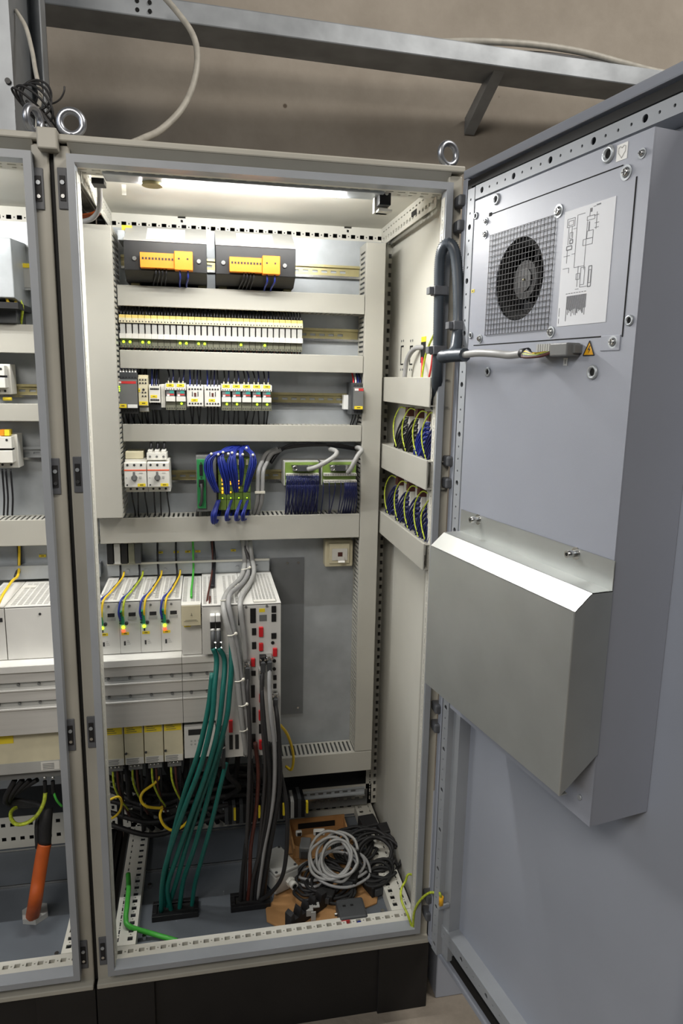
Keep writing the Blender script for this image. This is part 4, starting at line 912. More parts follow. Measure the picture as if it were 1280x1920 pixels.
MB().box(.2050,.2815,.205,.44,.438,.522).build('body', 'drive', t, .001); MB().box(.215,.255,.2042,.205,.500,.515).build('display', 'ink', t); s = MB()
for k in range(6): s.cyl((.222+.009*(k % 3),.205,.484-.009*(k//3)),(.222+.009*(k % 3),.2042,.484-.009*(k//3)),.0025,8)
s.build('print_marks', 'lgrey_pl', t, kind='stuff')
# strip behind the drives
t = thing('mounting_flange', 'pale steel flange strip behind the drives with yellow tags', 'bracket', (.22,.47,.848))
MB().box(.008,.438,.446,.478,.848,.884).build('flange', 'zinc', t); MB().box(.008,.438,.440,.446,.880,.885).build('flange_edge', 'paint_in', t)
for u in (300,330,352,371,438): P = at(u,1050,.46); label_tag(t,P.x-.007,P.x+.007,.899,.905,.4785)
for u in (.060,.108,.157,.285,.35,.405): MB().cyl((u,.446,.862),(u,.441,.862),.005,10).build('flange_screw', 'zinc', t)
t = thing('terminal_group', 'small cluster of dark terminals below the tall duct by the post', 'terminal', (.06,.47,.89))
for k, (x, m) in enumerate(((.012,'black'),(.030,'lgrey_pl'),(.048,'black'),(.066,'olive_pl'),(.082,'dgrey_pl'))): MB().box(x,x+.015,.42,.479,.888,.942).build('terminal_slice', m, t)
# steel cover strip, socket outlet
t = thing('cover_plate', 'dark flat steel strip screwed to the mounting plate', 'plate', (.49,.478,.40))
MB().box(.4450,.5400,.4765,.4795,.398,.876).build('strip', 'strip_steel', t)
for x, z in ((.492,.862),(.523,.862),(.525,.418)): MB().cyl((x,.4765,z),(x,.474,z),.0035,8).build('screw', 'steel', t)
t = thing('network_outlet', 'cream network outlet with open flap on the mounting plate', 'outlet', (.634,.479,.852))
MB().box(.595,.676,.448,.4795,.853,.930).build('box', 'cream', t, .004); MB().box(.606,.665,.441,.449,.864,.922).build('frame', 'cream', t, .002); MB().box(.614,.658,.437,.442,.874,.908).build('insert', 'white_pl', t, .001)
MB().box(.630,.643,.436,.4375,.886,.898).build('jack', 'brown_wire', t); MB().prism([(.4365,.885),(.422,.872),(.424,.871),(.438,.883)],0,.629,.648).build('flap', 'white_pl', t)
# low terminals on the bottom rail
t = thing('terminal_row', 'row of dark rail terminals with yellow markers low in the right cabinet', 'terminal', (.43,.45,.13))
for k in range(22):
    x = .305+.0105*k; MB().box(x,x+.0098,.385,.445,.118,.178 if k % 3 else .170).build('terminal_slice', ('dgrey_pl','black','lgrey_pl','black')[k % 4 if k > 15 else k % 2], t)
for x in (.33,.40,.47,.538): MB().box(x,x+.006,.376,.388,.135,.170).build('end_marker', 'yellow_lbl', t)
t = thing('cross_beam', 'dark punched steel cross beam behind the bottom rail', 'beam', (.4,.51,.06))
MB().sheet((.06,.50,.062), (1,0,0), (0,0,1), .69, .052, SQ(27,.02,.026), .002).build('web', 'mgrey_pl', t)

# ------------------------------------------------------------------ cables over the drives and down to the floor
def teal(path, label, r=.0062, m='teal_cable', start=()): cable('encoder_cable', label, 'cable', list(start)+px(*path), r, m, 'teal cables to the floor')
teal(((406,1238,.138),(402,1290,.115),(397,1350,.10),(378,1430,.10),(348,1510,.12),(320,1590,.155),(305,1650,.18),(302,1712,.195)),'teal cable from the left plug, foremost at its lower end', start=[Vector((.2785,.139,.752))])
teal(((421,1240,.138),(417,1300,.112),(408,1370,.10),(388,1445,.105),(358,1530,.125),(330,1610,.165),(314,1665,.185),(322,1712,.20)),'teal cable from the right plug, curving beside the first', start=[Vector((.2915,.139,.752))])
teal(((433,1180,.155),(434,1250,.125),(430,1300,.115),(424,1350,.105),(404,1420,.11),(376,1500,.13),(348,1590,.165),(330,1655,.19),(312,1710,.215)),'teal cable bending in from behind the grey cables')
teal(((398,1262,.128),(390,1330,.115),(372,1410,.11),(348,1480,.13),(326,1560,.16),(312,1630,.19),(310,1712,.22)),'teal cable on the far left of the teal bunch')
teal(((424,1430,.16),(414,1470,.15),(396,1545,.16),(378,1610,.18),(365,1660,.20),(359,1706,.205)),'greyish teal cable running down on the right of the bunch',.0056)
teal(((418,1380,.135),(404,1440,.13),(386,1510,.145),(364,1590,.17),(344,1650,.195),(336,1708,.20)),'dark teal cable in the middle of the bunch',.006)
# black plug in the lower part of the teal bunch
t = thing('inline_plug', 'black inline plug with bright ring standing before the lower unit', 'connector', tuple(at(418,1430,.15)))
a, b, c = at(417,1362,.15), at(418,1400,.148), at(419,1440,.15)
MB().cyl(a,b,.0055,10).build('sleeve', 'black', t); MB().cyl(b,c,.0062,10,.0045).build('boot', 'dgrey_pl', t); MB().cyl(at(417,1376,.148),at(417,1380,.148),.0068,10).build('ring', 'steel', t); MB().cyl(at(418,1398,.148),at(418,1402,.148),.0068,10).build('ring', 'steel', t)
G = 'grey cables over the controller'
def gc(path, r, m, label): cable('signal_cable', label, 'cable', px(*path), r, m, G)
gc(((455,1012,.46),(458,1040,.45),(458,1062,.42),(450,1085,.36),(432,1103,.28),(421,1120,.20),(419,1140,.152),(424,1165,.135),(432,1195,.130),(441,1240,.125),(447,1300,.12),(453,1350,.12),(458,1385,.130),(462,1415,.150)),.0066,'lgrey_cable','thick pale grey cable in front over the controller top')
gc(((462,1012,.46),(466,1050,.44),(464,1078,.38),(450,1098,.29),(433,1112,.20),(428,1130,.155),(434,1165,.140),(443,1215,.135),(453,1280,.13),(462,1340,.125),(466,1390,.135),(470,1420,.150)),.006,'grey_cable','grey cable just behind the thick pale one')
gc(((468,1012,.46),(472,1045,.44),(476,1072,.38),(466,1098,.29),(453,1118,.20),(450,1135,.158),(453,1165,.15),(457,1200,.148),(460,1240,.145)),.0062,'lgrey_cable','pale cable running straight down to the controller plugs')
gc(((452,1010,.465),(462,1035,.45),(470,1060,.43),(474,1085,.40)),.006,'dgrey_cable','dark cable leaving the tall duct above the controller')
s = MB()
for u, v, y in ((468,1064,.40),(447,1097,.30),(429,1122,.17),(442,1188,.122),(456,1274,.112),(463,1320,.112),(465,1367,.112)):
    P = at(u,v,y); s.sph(P,.0042,8); Q = at(u-16,v+4,y); s.tube([P,(P+Q)/2-Vector((0,.006,0)),Q],.0014,5,0,3)
one('cable_ties', s, 'tie', 'white cable ties holding the grey cables at the controller', 'cable ties', kind='stuff')
for k, (a, b, c, m, r) in enumerate(((470,466,450,'black_soft',.0055),(500,494,470,'dgrey_cable',.0055),(508,500,478,'black_soft',.006),(518,506,486,'black_soft',.0055),(484,476,464,'brown_wire',.005),(526,512,494,'dgrey_cable',.005))):
    cable('power_cable', ('black cable leftmost in the dark cable bunch','dark grey cable in the dark cable bunch','thick black cable in the dark cable bunch','black cable on the right of the dark cable bunch','brownish cable in the dark cable bunch','dark grey cable at the right edge of the dark bunch')[k], 'cable',
          px((a-6,1392,.155),(a,1450,.15),(b+4,1520,.165),(b-6,1590,.18),(c+4,1650,.195),(c,1694,.20)), r, m, 'dark cables to the floor')
cable('power_cable', 'black cable bowing out to the right over the grey junction box', 'cable', px((524,1440,.15),(537,1510,.135),(538,1580,.13),(530,1640,.14),(510,1672,.16),(486,1690,.19)), .0055, 'black_soft', 'dark cables to the floor')
cable('patch_cable', 'bright yellow patch cable looping over the short duct', 'cable', px((524,1358,.20),(538,1376,.24),(547,1402,.30),(550,1425,.32),(546,1443,.33),(536,1437,.36)), .0038, 'yellow_wire')
# loops of yellow wire under the power blocks
cable('yellow_wire', 'thick yellow wire curling below the third power block', 'wire', px((300,1456,.25),(288,1470,.24),(268,1485,.225),(264,1500,.22),(275,1512,.22),(298,1515,.24),(304,1513,.25)), .0036, 'yellow_wire')
cable('yellow_wire', 'yellow wire hanging in a low loop beside the teal cables', 'wire', px((304,1515,.25),(300,1530,.235),(308,1548,.23),(325,1557,.235),(344,1548,.25),(358,1532,.27)), .0036, 'yellow_wire')
cable('yellow_wire', 'yellow wire loop next to the cabinet post', 'wire', px((186,1510,.22),(205,1500,.21),(222,1494,.21),(228,1505,.215),(224,1522,.22),(210,1534,.23),(190,1538,.24)), .003, 'yellow_wire')
# green cut cable on the left
cable('cut_cable', 'bright green cable end bent along the cabinet floor', 'cable', px((240,1638,.27),(241,1665,.23),(238,1700,.17),(236,1722,.14),(243,1737,.12))+[Vector(gz(290,1752,.022)),Vector(gz(332,1764,.016))], .0062, 'green_cable')

# cable entry frames in the floor
def entry(a, b, c, d, label):
    P = [gz(u, v, .011) for u, v in (a, b, c, d)]; x0, x1 = (P[0].x+P[3].x)/2, (P[1].x+P[2].x)/2; y0, y1 = P[3].y, P[0].y
    t = thing('cable_entry', label, 'cable entry', ((x0+x1)/2,(y0+y1)/2,.010))
    s = MB(); s.box(x0,x1,y0,y0+.012,.0105,.026); s.box(x0,x1,y1-.012,y1,.0105,.026); s.box(x0,x0+.012,y0+.012,y1-.012,.0105,.026); s.box(x1-.012,x1,y0+.012,y1-.012,.0105,.026); s.build('frame', 'black', t, .001)
    MB().box(x0+.012,x1-.012,y0+.012,y1-.012,.0105,.020).build('grommet', 'rubber', t)
entry((286,1700),(372,1690),(372,1714),(286,1730),'black cable entry frame under the teal cables')
entry((432,1684),(506,1678),(506,1704),(432,1712),'black cable entry frame under the dark cables')

s = MB(); rnd = random.Random(5)
for k in range(16):
    x = .02+.027*k; y = .30+.05*rnd.random(); z = .10+.10*rnd.random()
    s.tube([(x,.34,.40),(x+.01*rnd.uniform(-1,1),y,.33),(x+.03*rnd.uniform(-1,1),y+.05,.25),(x+.05*rnd.uniform(-1,1),.44,z+.05),(x+.06*rnd.uniform(-.4,1),.47,z),(x+.05,.50,.05)], .0075, 7, 0, 5)
for k in range(6):
    z = .13+.03*k; s.tube([(-.02,.40+.01*k,z+.02),(.10,.37+.015*(k%3),z-.01),(.20,.38,z+.015*math.sin(k)),(.32,.40,z+.01),(.45,.43,z-.02)], .007, 7, 0, 5)
one('motor_cables', s, 'black_soft', 'mass of black motor cables in the shade below the power blocks', 'cables', kind='stuff')
for k in range(5):
    P = at(200+34*k+(k%2)*9, 1502+(k*13)%22, .33); t = thing('cable_lug', ('leftmost','second','third','fourth','rightmost')[k]+' bright clamp among the black motor cables', 'clamp', tuple(P))
    MB().box(P.x-.008,P.x+.008,P.y-.004,P.y+.004,P.z-.004,P.z+.003).build('strap', 'steel', t, .001); MB().cyl((P.x,P.y-.004,P.z),(P.x,P.y-.008,P.z),.003,8).build('screw', 'steel', t)
# ------------------------------------------------------------------ right side wall
def onx(u, v, x):
    d = _f + _r*(u-640)/FPX - _u*(v-960)/FPX
    return CAM + d*((x-CAM.x)/d.x)
for u in (754, 771):
    a, b = onx(u,648,.7855), onx(u,684,.7855); y = a.y
    s = MB(); s.box(.7848,.786,y+.008,y+.0115,b.z,a.z); s.box(.7848,.786,y-.012,y+.008,a.z-.004,a.z); s.box(.7848,.786,y-.012,y+.008,b.z,b.z+.003); s.build('knock_out_slit', 'dark', CR)
    for zz in (a.z+.012, b.z-.012):
        for dy in (.008,-.010): MB().cyl((.7862,y+dy,zz),(.7848,y+dy,zz),.003,8).build('knock_out_dot', 'mgrey_pl', CR)
a, b = onx(794,641,.7855), onx(794,680,.7855)
MB().box(.7846,.786,a.y-.016,a.y+.018,b.z,a.z).build('side_cutout', 'dark', CR); MB().box(.7844,.786,a.y-.018,a.y+.016,a.z,a.z+.012).build('cutout_tag', 'yellow_lbl', CR)
yc = a.y
cable('side_cable', 'grey cable dropping from the side cut-out into the upper side duct', 'cable', [(.79,yc,1.455),(.772,yc+.03,1.452),(.766,yc+.07,1.425),(.765,yc+.085,1.375)], .0062, 'grey_cable')
cable('side_wire', 'yellow-green wire arching from the hose to the upper side duct', 'wire', [(.766,.05,1.482),(.770,.09,1.475),(.768,.13,1.44),(.766,.145,1.40),(.766,.15,1.375)], .0026, 'pe_wire')
cable('side_wire', 'red wire below the side cut-out', 'wire', [(.78,yc-.01,1.43),(.770,.165,1.41),(.768,.16,1.375)], .0024, 'red_pl')
cable('side_wire', 'red wire slanting beside the lower hose clip', 'wire', [(.766,.075,1.45),(.768,.09,1.41),(.767,.105,1.375)], .0024, 'red_band')
cable('side_wire', 'yellow wire right of the slanting red wire', 'wire', [(.766,.070,1.44),(.767,.062,1.41),(.767,.055,1.375)], .0022, 'pe_wire')
def fan(y, zt, zb, n, m, label, hood=True):
    t = thing('connector_insert', label, 'connector', (.785,y,zb), group='connector inserts on the side wall')
    if hood: MB().box(.768,.7855,y-.011,y+.011,zt-.016,zt+.006).build('hood', 'brown_wire', t, .001)
    if hood: MB().box(.774,.7855,y-.009,y+.009,zb+.004,zt-.016).build('contact_strip', 'white_pl', t)
    s = MB()
    for k in range(n):
        f = k/(n-1); z = zt-.020-(zt-zb-.040)*f; e = .050*(1-f)+.006; yy = y+(.003 if k % 2 else -.003)
        x9 = .774 if hood else .764
        s.tube([(x9,yy,z),(.764,yy+e*.25,z-.004),(.757,yy+e*.8,z-.5*(z-zb)),(.757+.004*math.sin(k),yy+e+.012,zb-.006)], .0021, 5, 0, 4)
        s.tube([(x9,yy+.004,z-.004),(min(.768,x9),yy+e*.3,z-.010),(.764,yy+e*.8,z-.55*(z-zb)),(.765,yy+e+.008,zb-.006)], .0021, 5, 0, 4)
    s.build('wires', m, t, kind='stuff')
    MB().tube([(.772 if hood else .762,y,zt),(.760,y+.030,zt+.004),(.754,y+.062,zt-.03),(.752,y+.055,zb+.03),(.756,y+.03,zb-.006)], .0017, 6, 0, 5).build('earth_wire', 'pe_wire', t)
fan(.275,1.304,1.206,8,'dark_wire','rearmost connector with black wires in the upper side row')
fan(.192,1.304,1.206,11,'dark_wire','second connector with black wires in the upper side row')
fan(.100,1.302,1.206,12,'blue_wire','third connector with blue wires in the upper side row')
fan(.030,1.302,1.206,12,'navy_wire','frontmost blue-wired connector in the upper side row, half behind the post',False)
fan(.345,1.118,1.020,11,'navy_wire','rearmost blue-wired connector in the lower side row')
fan(.243,1.118,1.020,11,'navy_wire','second blue-wired connector in the lower side row')
fan(.150,1.120,1.020,11,'navy_wire','third blue-wired connector in the lower side row')
fan(.066,1.120,1.020,12,'navy_wire','fourth blue-wired connector in the lower side row')
fan(.010,1.110,1.020,8,'navy_wire','frontmost connector in the lower side row, mostly behind the post',False)
# bolts fixing the side panel at the rear post
for v in (1140, 1490): P = onx(730 if v < 1300 else 712, v, .775); MB().cyl((.752,.54,P.z),(.786,.54,P.z),.004,8).build('panel_bolt', 'steel', CR)
# corrugated hose and clips
def dw(u, w, z): return Vector((DL.x+u*math.sin(DA)-w*math.cos(DA), DL.y-u*math.cos(DA)-w*math.sin(DA), z))
path = [Vector((.7665,.050,1.318)),Vector((.764,.030,1.345))]+px((819,700,-.006),(821,650,-.014),(823,560,-.016),(824,500,-.020),(829,468,-.030),(840,457,-.040),(850,466,-.047),(856,495,-.05),(859,550,-.055),(859,605,-.060),(856,636,-.070),(850,662,-.10))+[dw(.145,.119,1.4205),dw(.185,.124,1.4215),dw(.235,.126,1.4215)]
hose = MB(); L = 0
def resample(P, step):
    Q = []; N = len(P)
    for i in range(N-1):
        p1, p2 = P[i], P[i+1]; p0 = P[i-1] if i else p1*2-p2; p3 = P[i+2] if i+2 < N else p2*2-p1
        for j in range(20):
            t = j/20; Q.append(.5*((2*p1)+(p2-p0)*t+(2*p0-5*p1+4*p2-p3)*t*t+(3*p1-p0-3*p2+p3)*t**3))
    Q.append(P[-1]); out = [Q[0]]; acc = 0
    for a, b in zip(Q[:-1], Q[1:]):
        d = (b-a).length
        while acc+d >= step:
            f = (step-acc)/d; a = a+(b-a)*f; out.append(a.copy()); d = (b-a).length; acc = 0
        acc += d
    return out
R = resample([Vector(p) for p in path], .0017); n = len(R)
hose.tube(R, lambda t: .0106+(.0013 if int(round(t*(n-1))) % 2 else -.0005), 10, 0, 1)
one('corrugated_hose', hose, 'hose_grey', 'dark grey corrugated hose arching from the cabinet post to the cooling unit', 'hose')
def clip(c, ax, label):
    t = thing('hose_clip', label, 'clip', tuple(c))
    MB().box(c.x-.015,c.x+.015,c.y-.016,c.y+.012,c.z-.009,c.z+.009).build('clip_body', 'lock_grey', t, .002); MB().box(c.x-.024,c.x-.015,c.y-.010,c.y+.010,c.z-.007,c.z+.007).build('clip_latch', 'lock_grey', t, .001)
clip(at(823,546,-.014),0,'upper hose clip inside the cabinet post'); clip(at(821,657,-.012),0,'lower hose clip inside the cabinet post'); clip(at(859,611,-.058),0,'hose clip on the door side above the bend')
# earth strap between post and door
t = thing('earth_strap', 'yellow-green earth wire looping from the bottom profile to the door', 'wire', tuple(at(775,1740,.02)))
MB().tube(px((774,1744,.010),(776,1712,.005),(786,1690,-.01),(805,1674,-.03),(822,1676,-.05))+[dw(.100,.040,.232),dw(.104,.038,.222)], .0030, 8, 0, 6).build('strap', 'pe_wire', t)
MB().tube(px((774,1744,.010),(764,1715,.02),(753,1690,.05),(752,1668,.08),(760,1652,.10))+[(.765,.10,.118),(.780,.10,.115)], .0030, 8, 0, 6).build('strap', 'pe_wire', t)
MB().cyl(dw(.104,.038,.226),dw(.104,.038,.205),.0052,10).build('lug_sleeve', 'warn', t); MB().cyl(dw(.104,.018,.200),dw(.104,.044,.200),.006,8).build('lug_bolt', 'steel', t)
# ------------------------------------------------------------------ top of the cabinets
for X, lb in ((0,'slim lamp under the roof of the right cabinet'),(-.8,'slim lamp under the roof of the left cabinet')):
    t = thing('cabinet_lamp', lb, 'lamp', (X+.36,.11,1.750))
    MB().box(X+.085,X+.64,.050,.106,1.752,1.770).build('housing', 'zinc', t, .002); MB().box(X+.10,X+.60,.1125,.1185,1.757,1.766).build('tube', 'lamp', t, .002)
    MB().box(X+.3,X+.42,.106,.113,1.758,1.764).build('bridge', 'zinc', t); MB().cyl((X+.36,.095,1.770),(X+.36,.095,1.783),.006,8).build('stand_off', 'zinc', t)
    MB().cyl((X+.175,.092,1.752),(X+.175,.092,1.746),.020,18).build('motion_sensor', 'tape', t)
t = thing('door_switch', 'black door contact switch on a pale bracket under the roof', 'switch', (.641,.07,1.74))
MB().box(.6265,.6560,.085,.100,1.722,1.782).build('bracket', 'paint_in', t, .001); MB().box(.631,.656,.060,.085,1.733,1.762).build('switch_body', 'black', t, .001); MB().cyl((.646,.060,1.755),(.646,.057,1.755),.004,10).build('screw', 'steel', t)
MB().box(.631,.660,.064,.098,1.722,1.726).build('bracket_foot', 'paint_in', t)
a = at(785,381,.22); one('cable_clamp', MB().box(a.x-.012,a.x+.016,.20,.24,1.752,1.764), 'black_soft', 'small black clamp under the roof near the door switch', 'clamp', bev=.002)
a = at(187,343,.10); one('cable_clamp', MB().box(a.x-.014,a.x+.010,.085,.12,a.z-.005,a.z+.006), 'black', 'small black block hanging under the roof by the left post', 'clamp', bev=.001)
cable('lamp_cable', 'grey cable bending down behind the left post under the roof', 'cable', px((186,345,.14),(187,372,.20),(184,395,.26),(172,410,.30),(152,415,.32),(120,414,.34)), .0055, 'grey_cable')
cable('orange_cable', 'orange cable crossing behind the left post under the roof', 'cable', px((110,404,.42),(150,407,.40),(175,403,.38),(186,395,.40),(190,385,.45)), .0075, 'orange_cable')
one('lamp_label', MB().box(*sorted((at(228,345,.13).x,at(236,345,.13).x)),.129,.130,at(232,366,.13).z,at(232,346,.13).z), 'white_lbl', 'small white paper tag hanging from the cabinet lamp', 'tag')
# ------------------------------------------------------------------ things on the cabinet floor
s = MB(); P = [gz(u,v,.0125) for u,v in ((512,1690),(498,1705),(500,1728),(543,1750),(600,1738),(706,1694),(708,1680),(690,1660),(700,1640),(650,1560),(552,1556),(530,1600))]
s.prism([(p.x,p.y) for p in P], 2, .0115, .0150)
one('cardboard_sheet', s, 'cardboard', 'torn flat piece of brown cardboard on the cabinet floor', 'cardboard')
a, b, c = gz(540,1556,.02), gz(645,1546,.02), gz(540,1592,.02)
t = thing('cardboard_box', 'low open cardboard box lid behind the coiled cable', 'box', ((a.x+b.x)/2, a.y-.05,.0155))
s = MB(); s.box(a.x,b.x,a.y-.004,a.y,.0155,.055); t_back = s.build('back_flap', 'cardboard', t); MB().box(a.x,a.x+.004,a.y-.13,a.y-.004,.0155,.050).build('side_flap', 'cardboard', t); MB().box(a.x+.004,b.x,a.y-.13,a.y-.004,.0155,.0175).build('bottom', 'cardboard', t)
MB().box(a.x+.03,b.x-.03,a.y-.0055,a.y-.0042,.022,.040).build('hand_hole', 'dark', t)
MB().box(b.x-.004,b.x,a.y-.13,a.y-.004,.0155,.046).build('side_flap', 'cardboard', t)
# grey junction box lying tilted
P = gz(524,1652,.02)
t = thing('junction_box', 'light grey plastic junction box with cable gland lying on the floor', 'junction box', (P.x,P.y,.02)); q = .42
def rb(name, x0, x1, y0, y1, z0, z1, m, bev=.002):
    s = MB().box(x0,x1,y0,y1,z0,z1); c, d = math.cos(q), math.sin(q)
    s.v = [(P.x+x*c-y*d, P.y+x*d+y*c, z+.018) for x, y, z in s.v]; return s.build(name, m, t, bev)
def rp(x, y, z): c, d = math.cos(q), math.sin(q); return (P.x+x*c-y*d, P.y+x*d+y*c, z+.018)
rb('box', -.036,.036,-.04,.06,0,.052,'lgrey_pl',.004); rb('lid', -.036,.036,-.04,.06,.053,.062,'lgrey_pl',.003)
for x, y in ((-.029,-.033),(.029,-.033),(.029,.053)): MB().cyl(rp(x,y,.062),rp(x,y,.0635),.004,8).build('lid_screw', 'dgrey_pl', t)
MB().cyl(rp(.008,-.040,.026),rp(.008,-.050,.026),.0125,6).build('gland_nut', 'white_pl', t); MB().cyl(rp(.008,-.050,.026),rp(.008,-.066,.026),.0105,14).build('gland_dome', 'white_pl', t); MB().cyl(rp(.008,-.066,.026),rp(.008,-.0665,.026),.0065,12).build('gland_bore', 'dark', t)
# coil of grey cable
def coil(name, cpx, R0, turns, r, m, label, z0, tilt, seed, sq=.8):
    rnd = random.Random(seed); c = gz(*cpx, z0); pts = []
    for k in range(turns*12):
        a = 2*math.pi*k/12; R = R0*(1+.16*math.sin(a*.37+seed)+.10*rnd.uniform(-1,1)*.5)
        pts.append(c+Vector((R*math.cos(a)+.014*math.sin(k*.11+seed), R*sq*math.sin(a)+.012*math.cos(k*.17), .0006*k*turns**0*.35+.012*math.sin(a+seed)*tilt+R*math.sin(a)*tilt*.35+.004*rnd.random())))
    return one(name, MB().tube(pts, r, 7, 0, 4), m, label, 'cable')
coil('cable_coil', (626,1612), .052, 5, .0042, 'lgrey_cable', 'coil of grey cable on top of the cable pile', .085, 1.0, 1, 1.0)
coil('cable_coil', (640,1626), .066, 4, .0040, 'grey_cable', 'wider grey cable coil under the top coil', .055, .6, 4)
coil('cable_coil', (590,1640), .042, 3, .0040, 'grey_cable', 'small grey cable coil to the left of the pile', .036, .6, 9)
coil('cable_coil', (610,1655), .055, 4, .0042, 'black_soft', 'black cable coil under the grey coils', .032, .4, 6)
coil('cable_coil', (700,1605), .060, 5, .0048, 'black_soft', 'black cable coil against the side wall', .055, .8, 13)
coil('cable_coil', (712,1640), .040, 4, .0045, 'rubber', 'small black cable coil at the right of the pile', .045, .6, 21)
coil('cable_coil', (660,1590), .058, 5, .0046, 'rubber', 'black cable coil behind the top grey coil', .050, .7, 33)
coil('cable_coil', (585,1668), .036, 4, .0042, 'black_soft', 'small black cable coil beside the junction box', .030, .4, 41)
coil('cable_coil', (640,1672), .040, 3, .0042, 'rubber', 'black cable loop at the front of the pile', .030, .3, 27)
rnd = random.Random(3)
for k, (u, v, z, w, d, h, m, lb) in enumerate(((572,1590,.045,.030,.050,.036,'mgrey_pl','grey plug housing left of the coiled cable'),(560,1562,.060,.018,.012,.016,'white_pl','small white terminal behind the grey plug housing'),(598,1560,.060,.034,.014,.016,'white_pl','white terminal pair at the back of the cable pile'),(690,1548,.05,.050,.055,.040,'black_soft','black adapter block at the back right of the pile'),(722,1560,.05,.040,.045,.036,'black_soft','black adapter block beside the side wall'),(655,1648,.05,.045,.040,.030,'rubber','black plug lying in front of the coils'),(612,1680,.036,.040,.030,.026,'rubber','black plug with a bright screw at the front of the pile'),(700,1660,.03,.04,.05,.03,'rubber','black plug at the right front of the pile'))):
    p = gz(u,v,z); t = thing('loose_connector', lb, 'connector', (p.x,p.y,p.z-h/2)); a = rnd.uniform(-.5,.5)
    def rot(s): s.v = [(p.x+(x*math.cos(a)-y*math.sin(a)), p.y+(x*math.sin(a)+y*math.cos(a)), p.z+zz) for x, y, zz in s.v]; return s
    rot(MB().box(-w/2,w/2,-d/2,d/2,-h/2,h/2)).build('housing', m, t, .003); rot(MB().box(-w*.3,w*.3,-d*.62,-d*.5,-h*.3,h*.3)).build('insert', 'dgrey_pl' if m != 'white_pl' else 'ink', t)
    rot(MB().cyl((w*.2,-d/2,h*.2),(w*.2,-d/2-.003,h*.2),.003,8)).build('screw', 'steel', t)
# black comb (duct piece), small clip, blocks
t = thing('comb_strip', 'black toothed plastic strip lying on the cardboard', 'plastic strip', tuple(gz(575,1720,.016))); A = gz(545,1748,.016); B = gz(612,1700,.016); d = (B-A).normalized(); Ln = (B-A).length; nrm = Vector((0,0,1))
s = MB(); pts = [(0,0),(Ln,0),(Ln,.030)]
for k in range(4): f = Ln*(.86-.2*k); pts += [(f,.030),(f-.006,.018),(f-.018,.018),(f-.022,.034)]
pts += [(0,.030)]
pts = [(p, q*1.45) for p, q in pts]; s.prism(pts, 1, 0, .022); s.v = [tuple(A+d*x+Vector((-d.y,d.x,0))*y+nrm*z) for x, y, z in s.v]; s.build('comb', 'black_soft', t)
p = gz(583,1705,.04); t = thing('wire_clip', 'small grey metal clip with a square hole on the comb strip', 'clip', (p.x,p.y,.02))
MB().box(p.x-.014,p.x+.004,p.y-.012,p.y+.006,.030,.048).build('block', 'lgrey_pl', t, .001); MB().box(p.x+.004,p.x+.022,p.y-.002,p.y+.014,.044,.047).build('plate', 'lgrey_pl', t); MB().cyl((p.x+.013,p.y+.006,.0465),(p.x+.013,p.y+.006,.0475),.003,8).build('hole', 'dark', t); MB().box(p.x-.002,p.x+.010,p.y-.016,p.y-.013,.020,.044).build('leg', 'lgrey_pl', t)
p = gz(660,1712,.03); t = thing('relay_block', 'dark square relay block with a blue stud on the cardboard', 'relay', (p.x,p.y,.0155))
MB().box(p.x-.038,p.x+.034,p.y-.036,p.y+.034,.0155,.048).build('block', 'dgrey_pl', t, .006); MB().box(p.x-.036,p.x-.014,p.y-.0375,p.y-.0362,.020,.044).build('red_label', 'red_band', t); MB().cyl((p.x+.010,p.y-.036,.030),(p.x+.010,p.y-.043,.030),.008,12).build('blue_stud', 'blue_wire', t)
for dx in (-.02,.0): MB().box(p.x+dx-.004,p.x+dx+.004,p.y+.004,p.y+.010,.048,.0485).build('slot', 'dark', t)
MB().cyl((p.x-.039,p.y,.032),(p.x-.046,p.y,.032),.004,8).build('side_screw', 'steel', t)
# ------------------------------------------------------------------ left cabinet contents
t = thing('transformer', 'grey sheet metal transformer box high in the left cabinet', 'transformer', tuple(at(0,560,.42)))
a, b = at(0,445,.34), at(12,562,.34); c = at(42,470,.478)
x1 = at(13,500,.34).x
MB().prism([(.34,b.z+.005),(.34,a.z),(.478,a.z+.012),(.478,b.z-.008)],0,-.45,x1+.012).build('housing', 'zinc', t, .002); MB().box(-.45,x1+.016,.35,.478,b.z-.018,b.z-.004).build('base', 'black', t)
p = at(35,575,.40); cable('earth_wire', 'yellow-green wire curling below the transformer box', 'wire', px((11,552,.36),(15,566,.355),(24,572,.36),(32,562,.40)), .0032, 'yellow_wire')
cable('earth_wire', 'yellow-green wire hanging beside the transformer into the duct', 'wire', px((34,556,.40),(42,575,.40),(40,600,.42),(38,620,.44)), .0032, 'pe_wire')
one('lower_shelf_device', MB().box(-.45,at(30,600,.38).x,.39,.478,at(0,606,.4).z,at(0,575,.4).z), 'dgrey_pl', 'dark device below the transformer box in the left cabinet', 'device', bev=.002)
P = at(48,498,.46); t = thing('terminal_clip', 'yellow-marked grey terminal beside the transformer box', 'terminal', (P.x,.47,at(48,542,.46).z))
MB().box(P.x-.012,P.x+.03,.44,.479,at(48,540,.45).z,at(48,503,.45).z).build('body', 'lgrey_pl', t); MB().box(P.x-.012,P.x+.03,.438,.46,at(48,503,.45).z,at(48,495,.45).z).build('marker', 'yellow_lbl', t); MB().box(P.x-.010,P.x+.03,.436,.44,at(48,545,.45).z,at(48,541,.45).z).build('rail_end', 'steel', t)
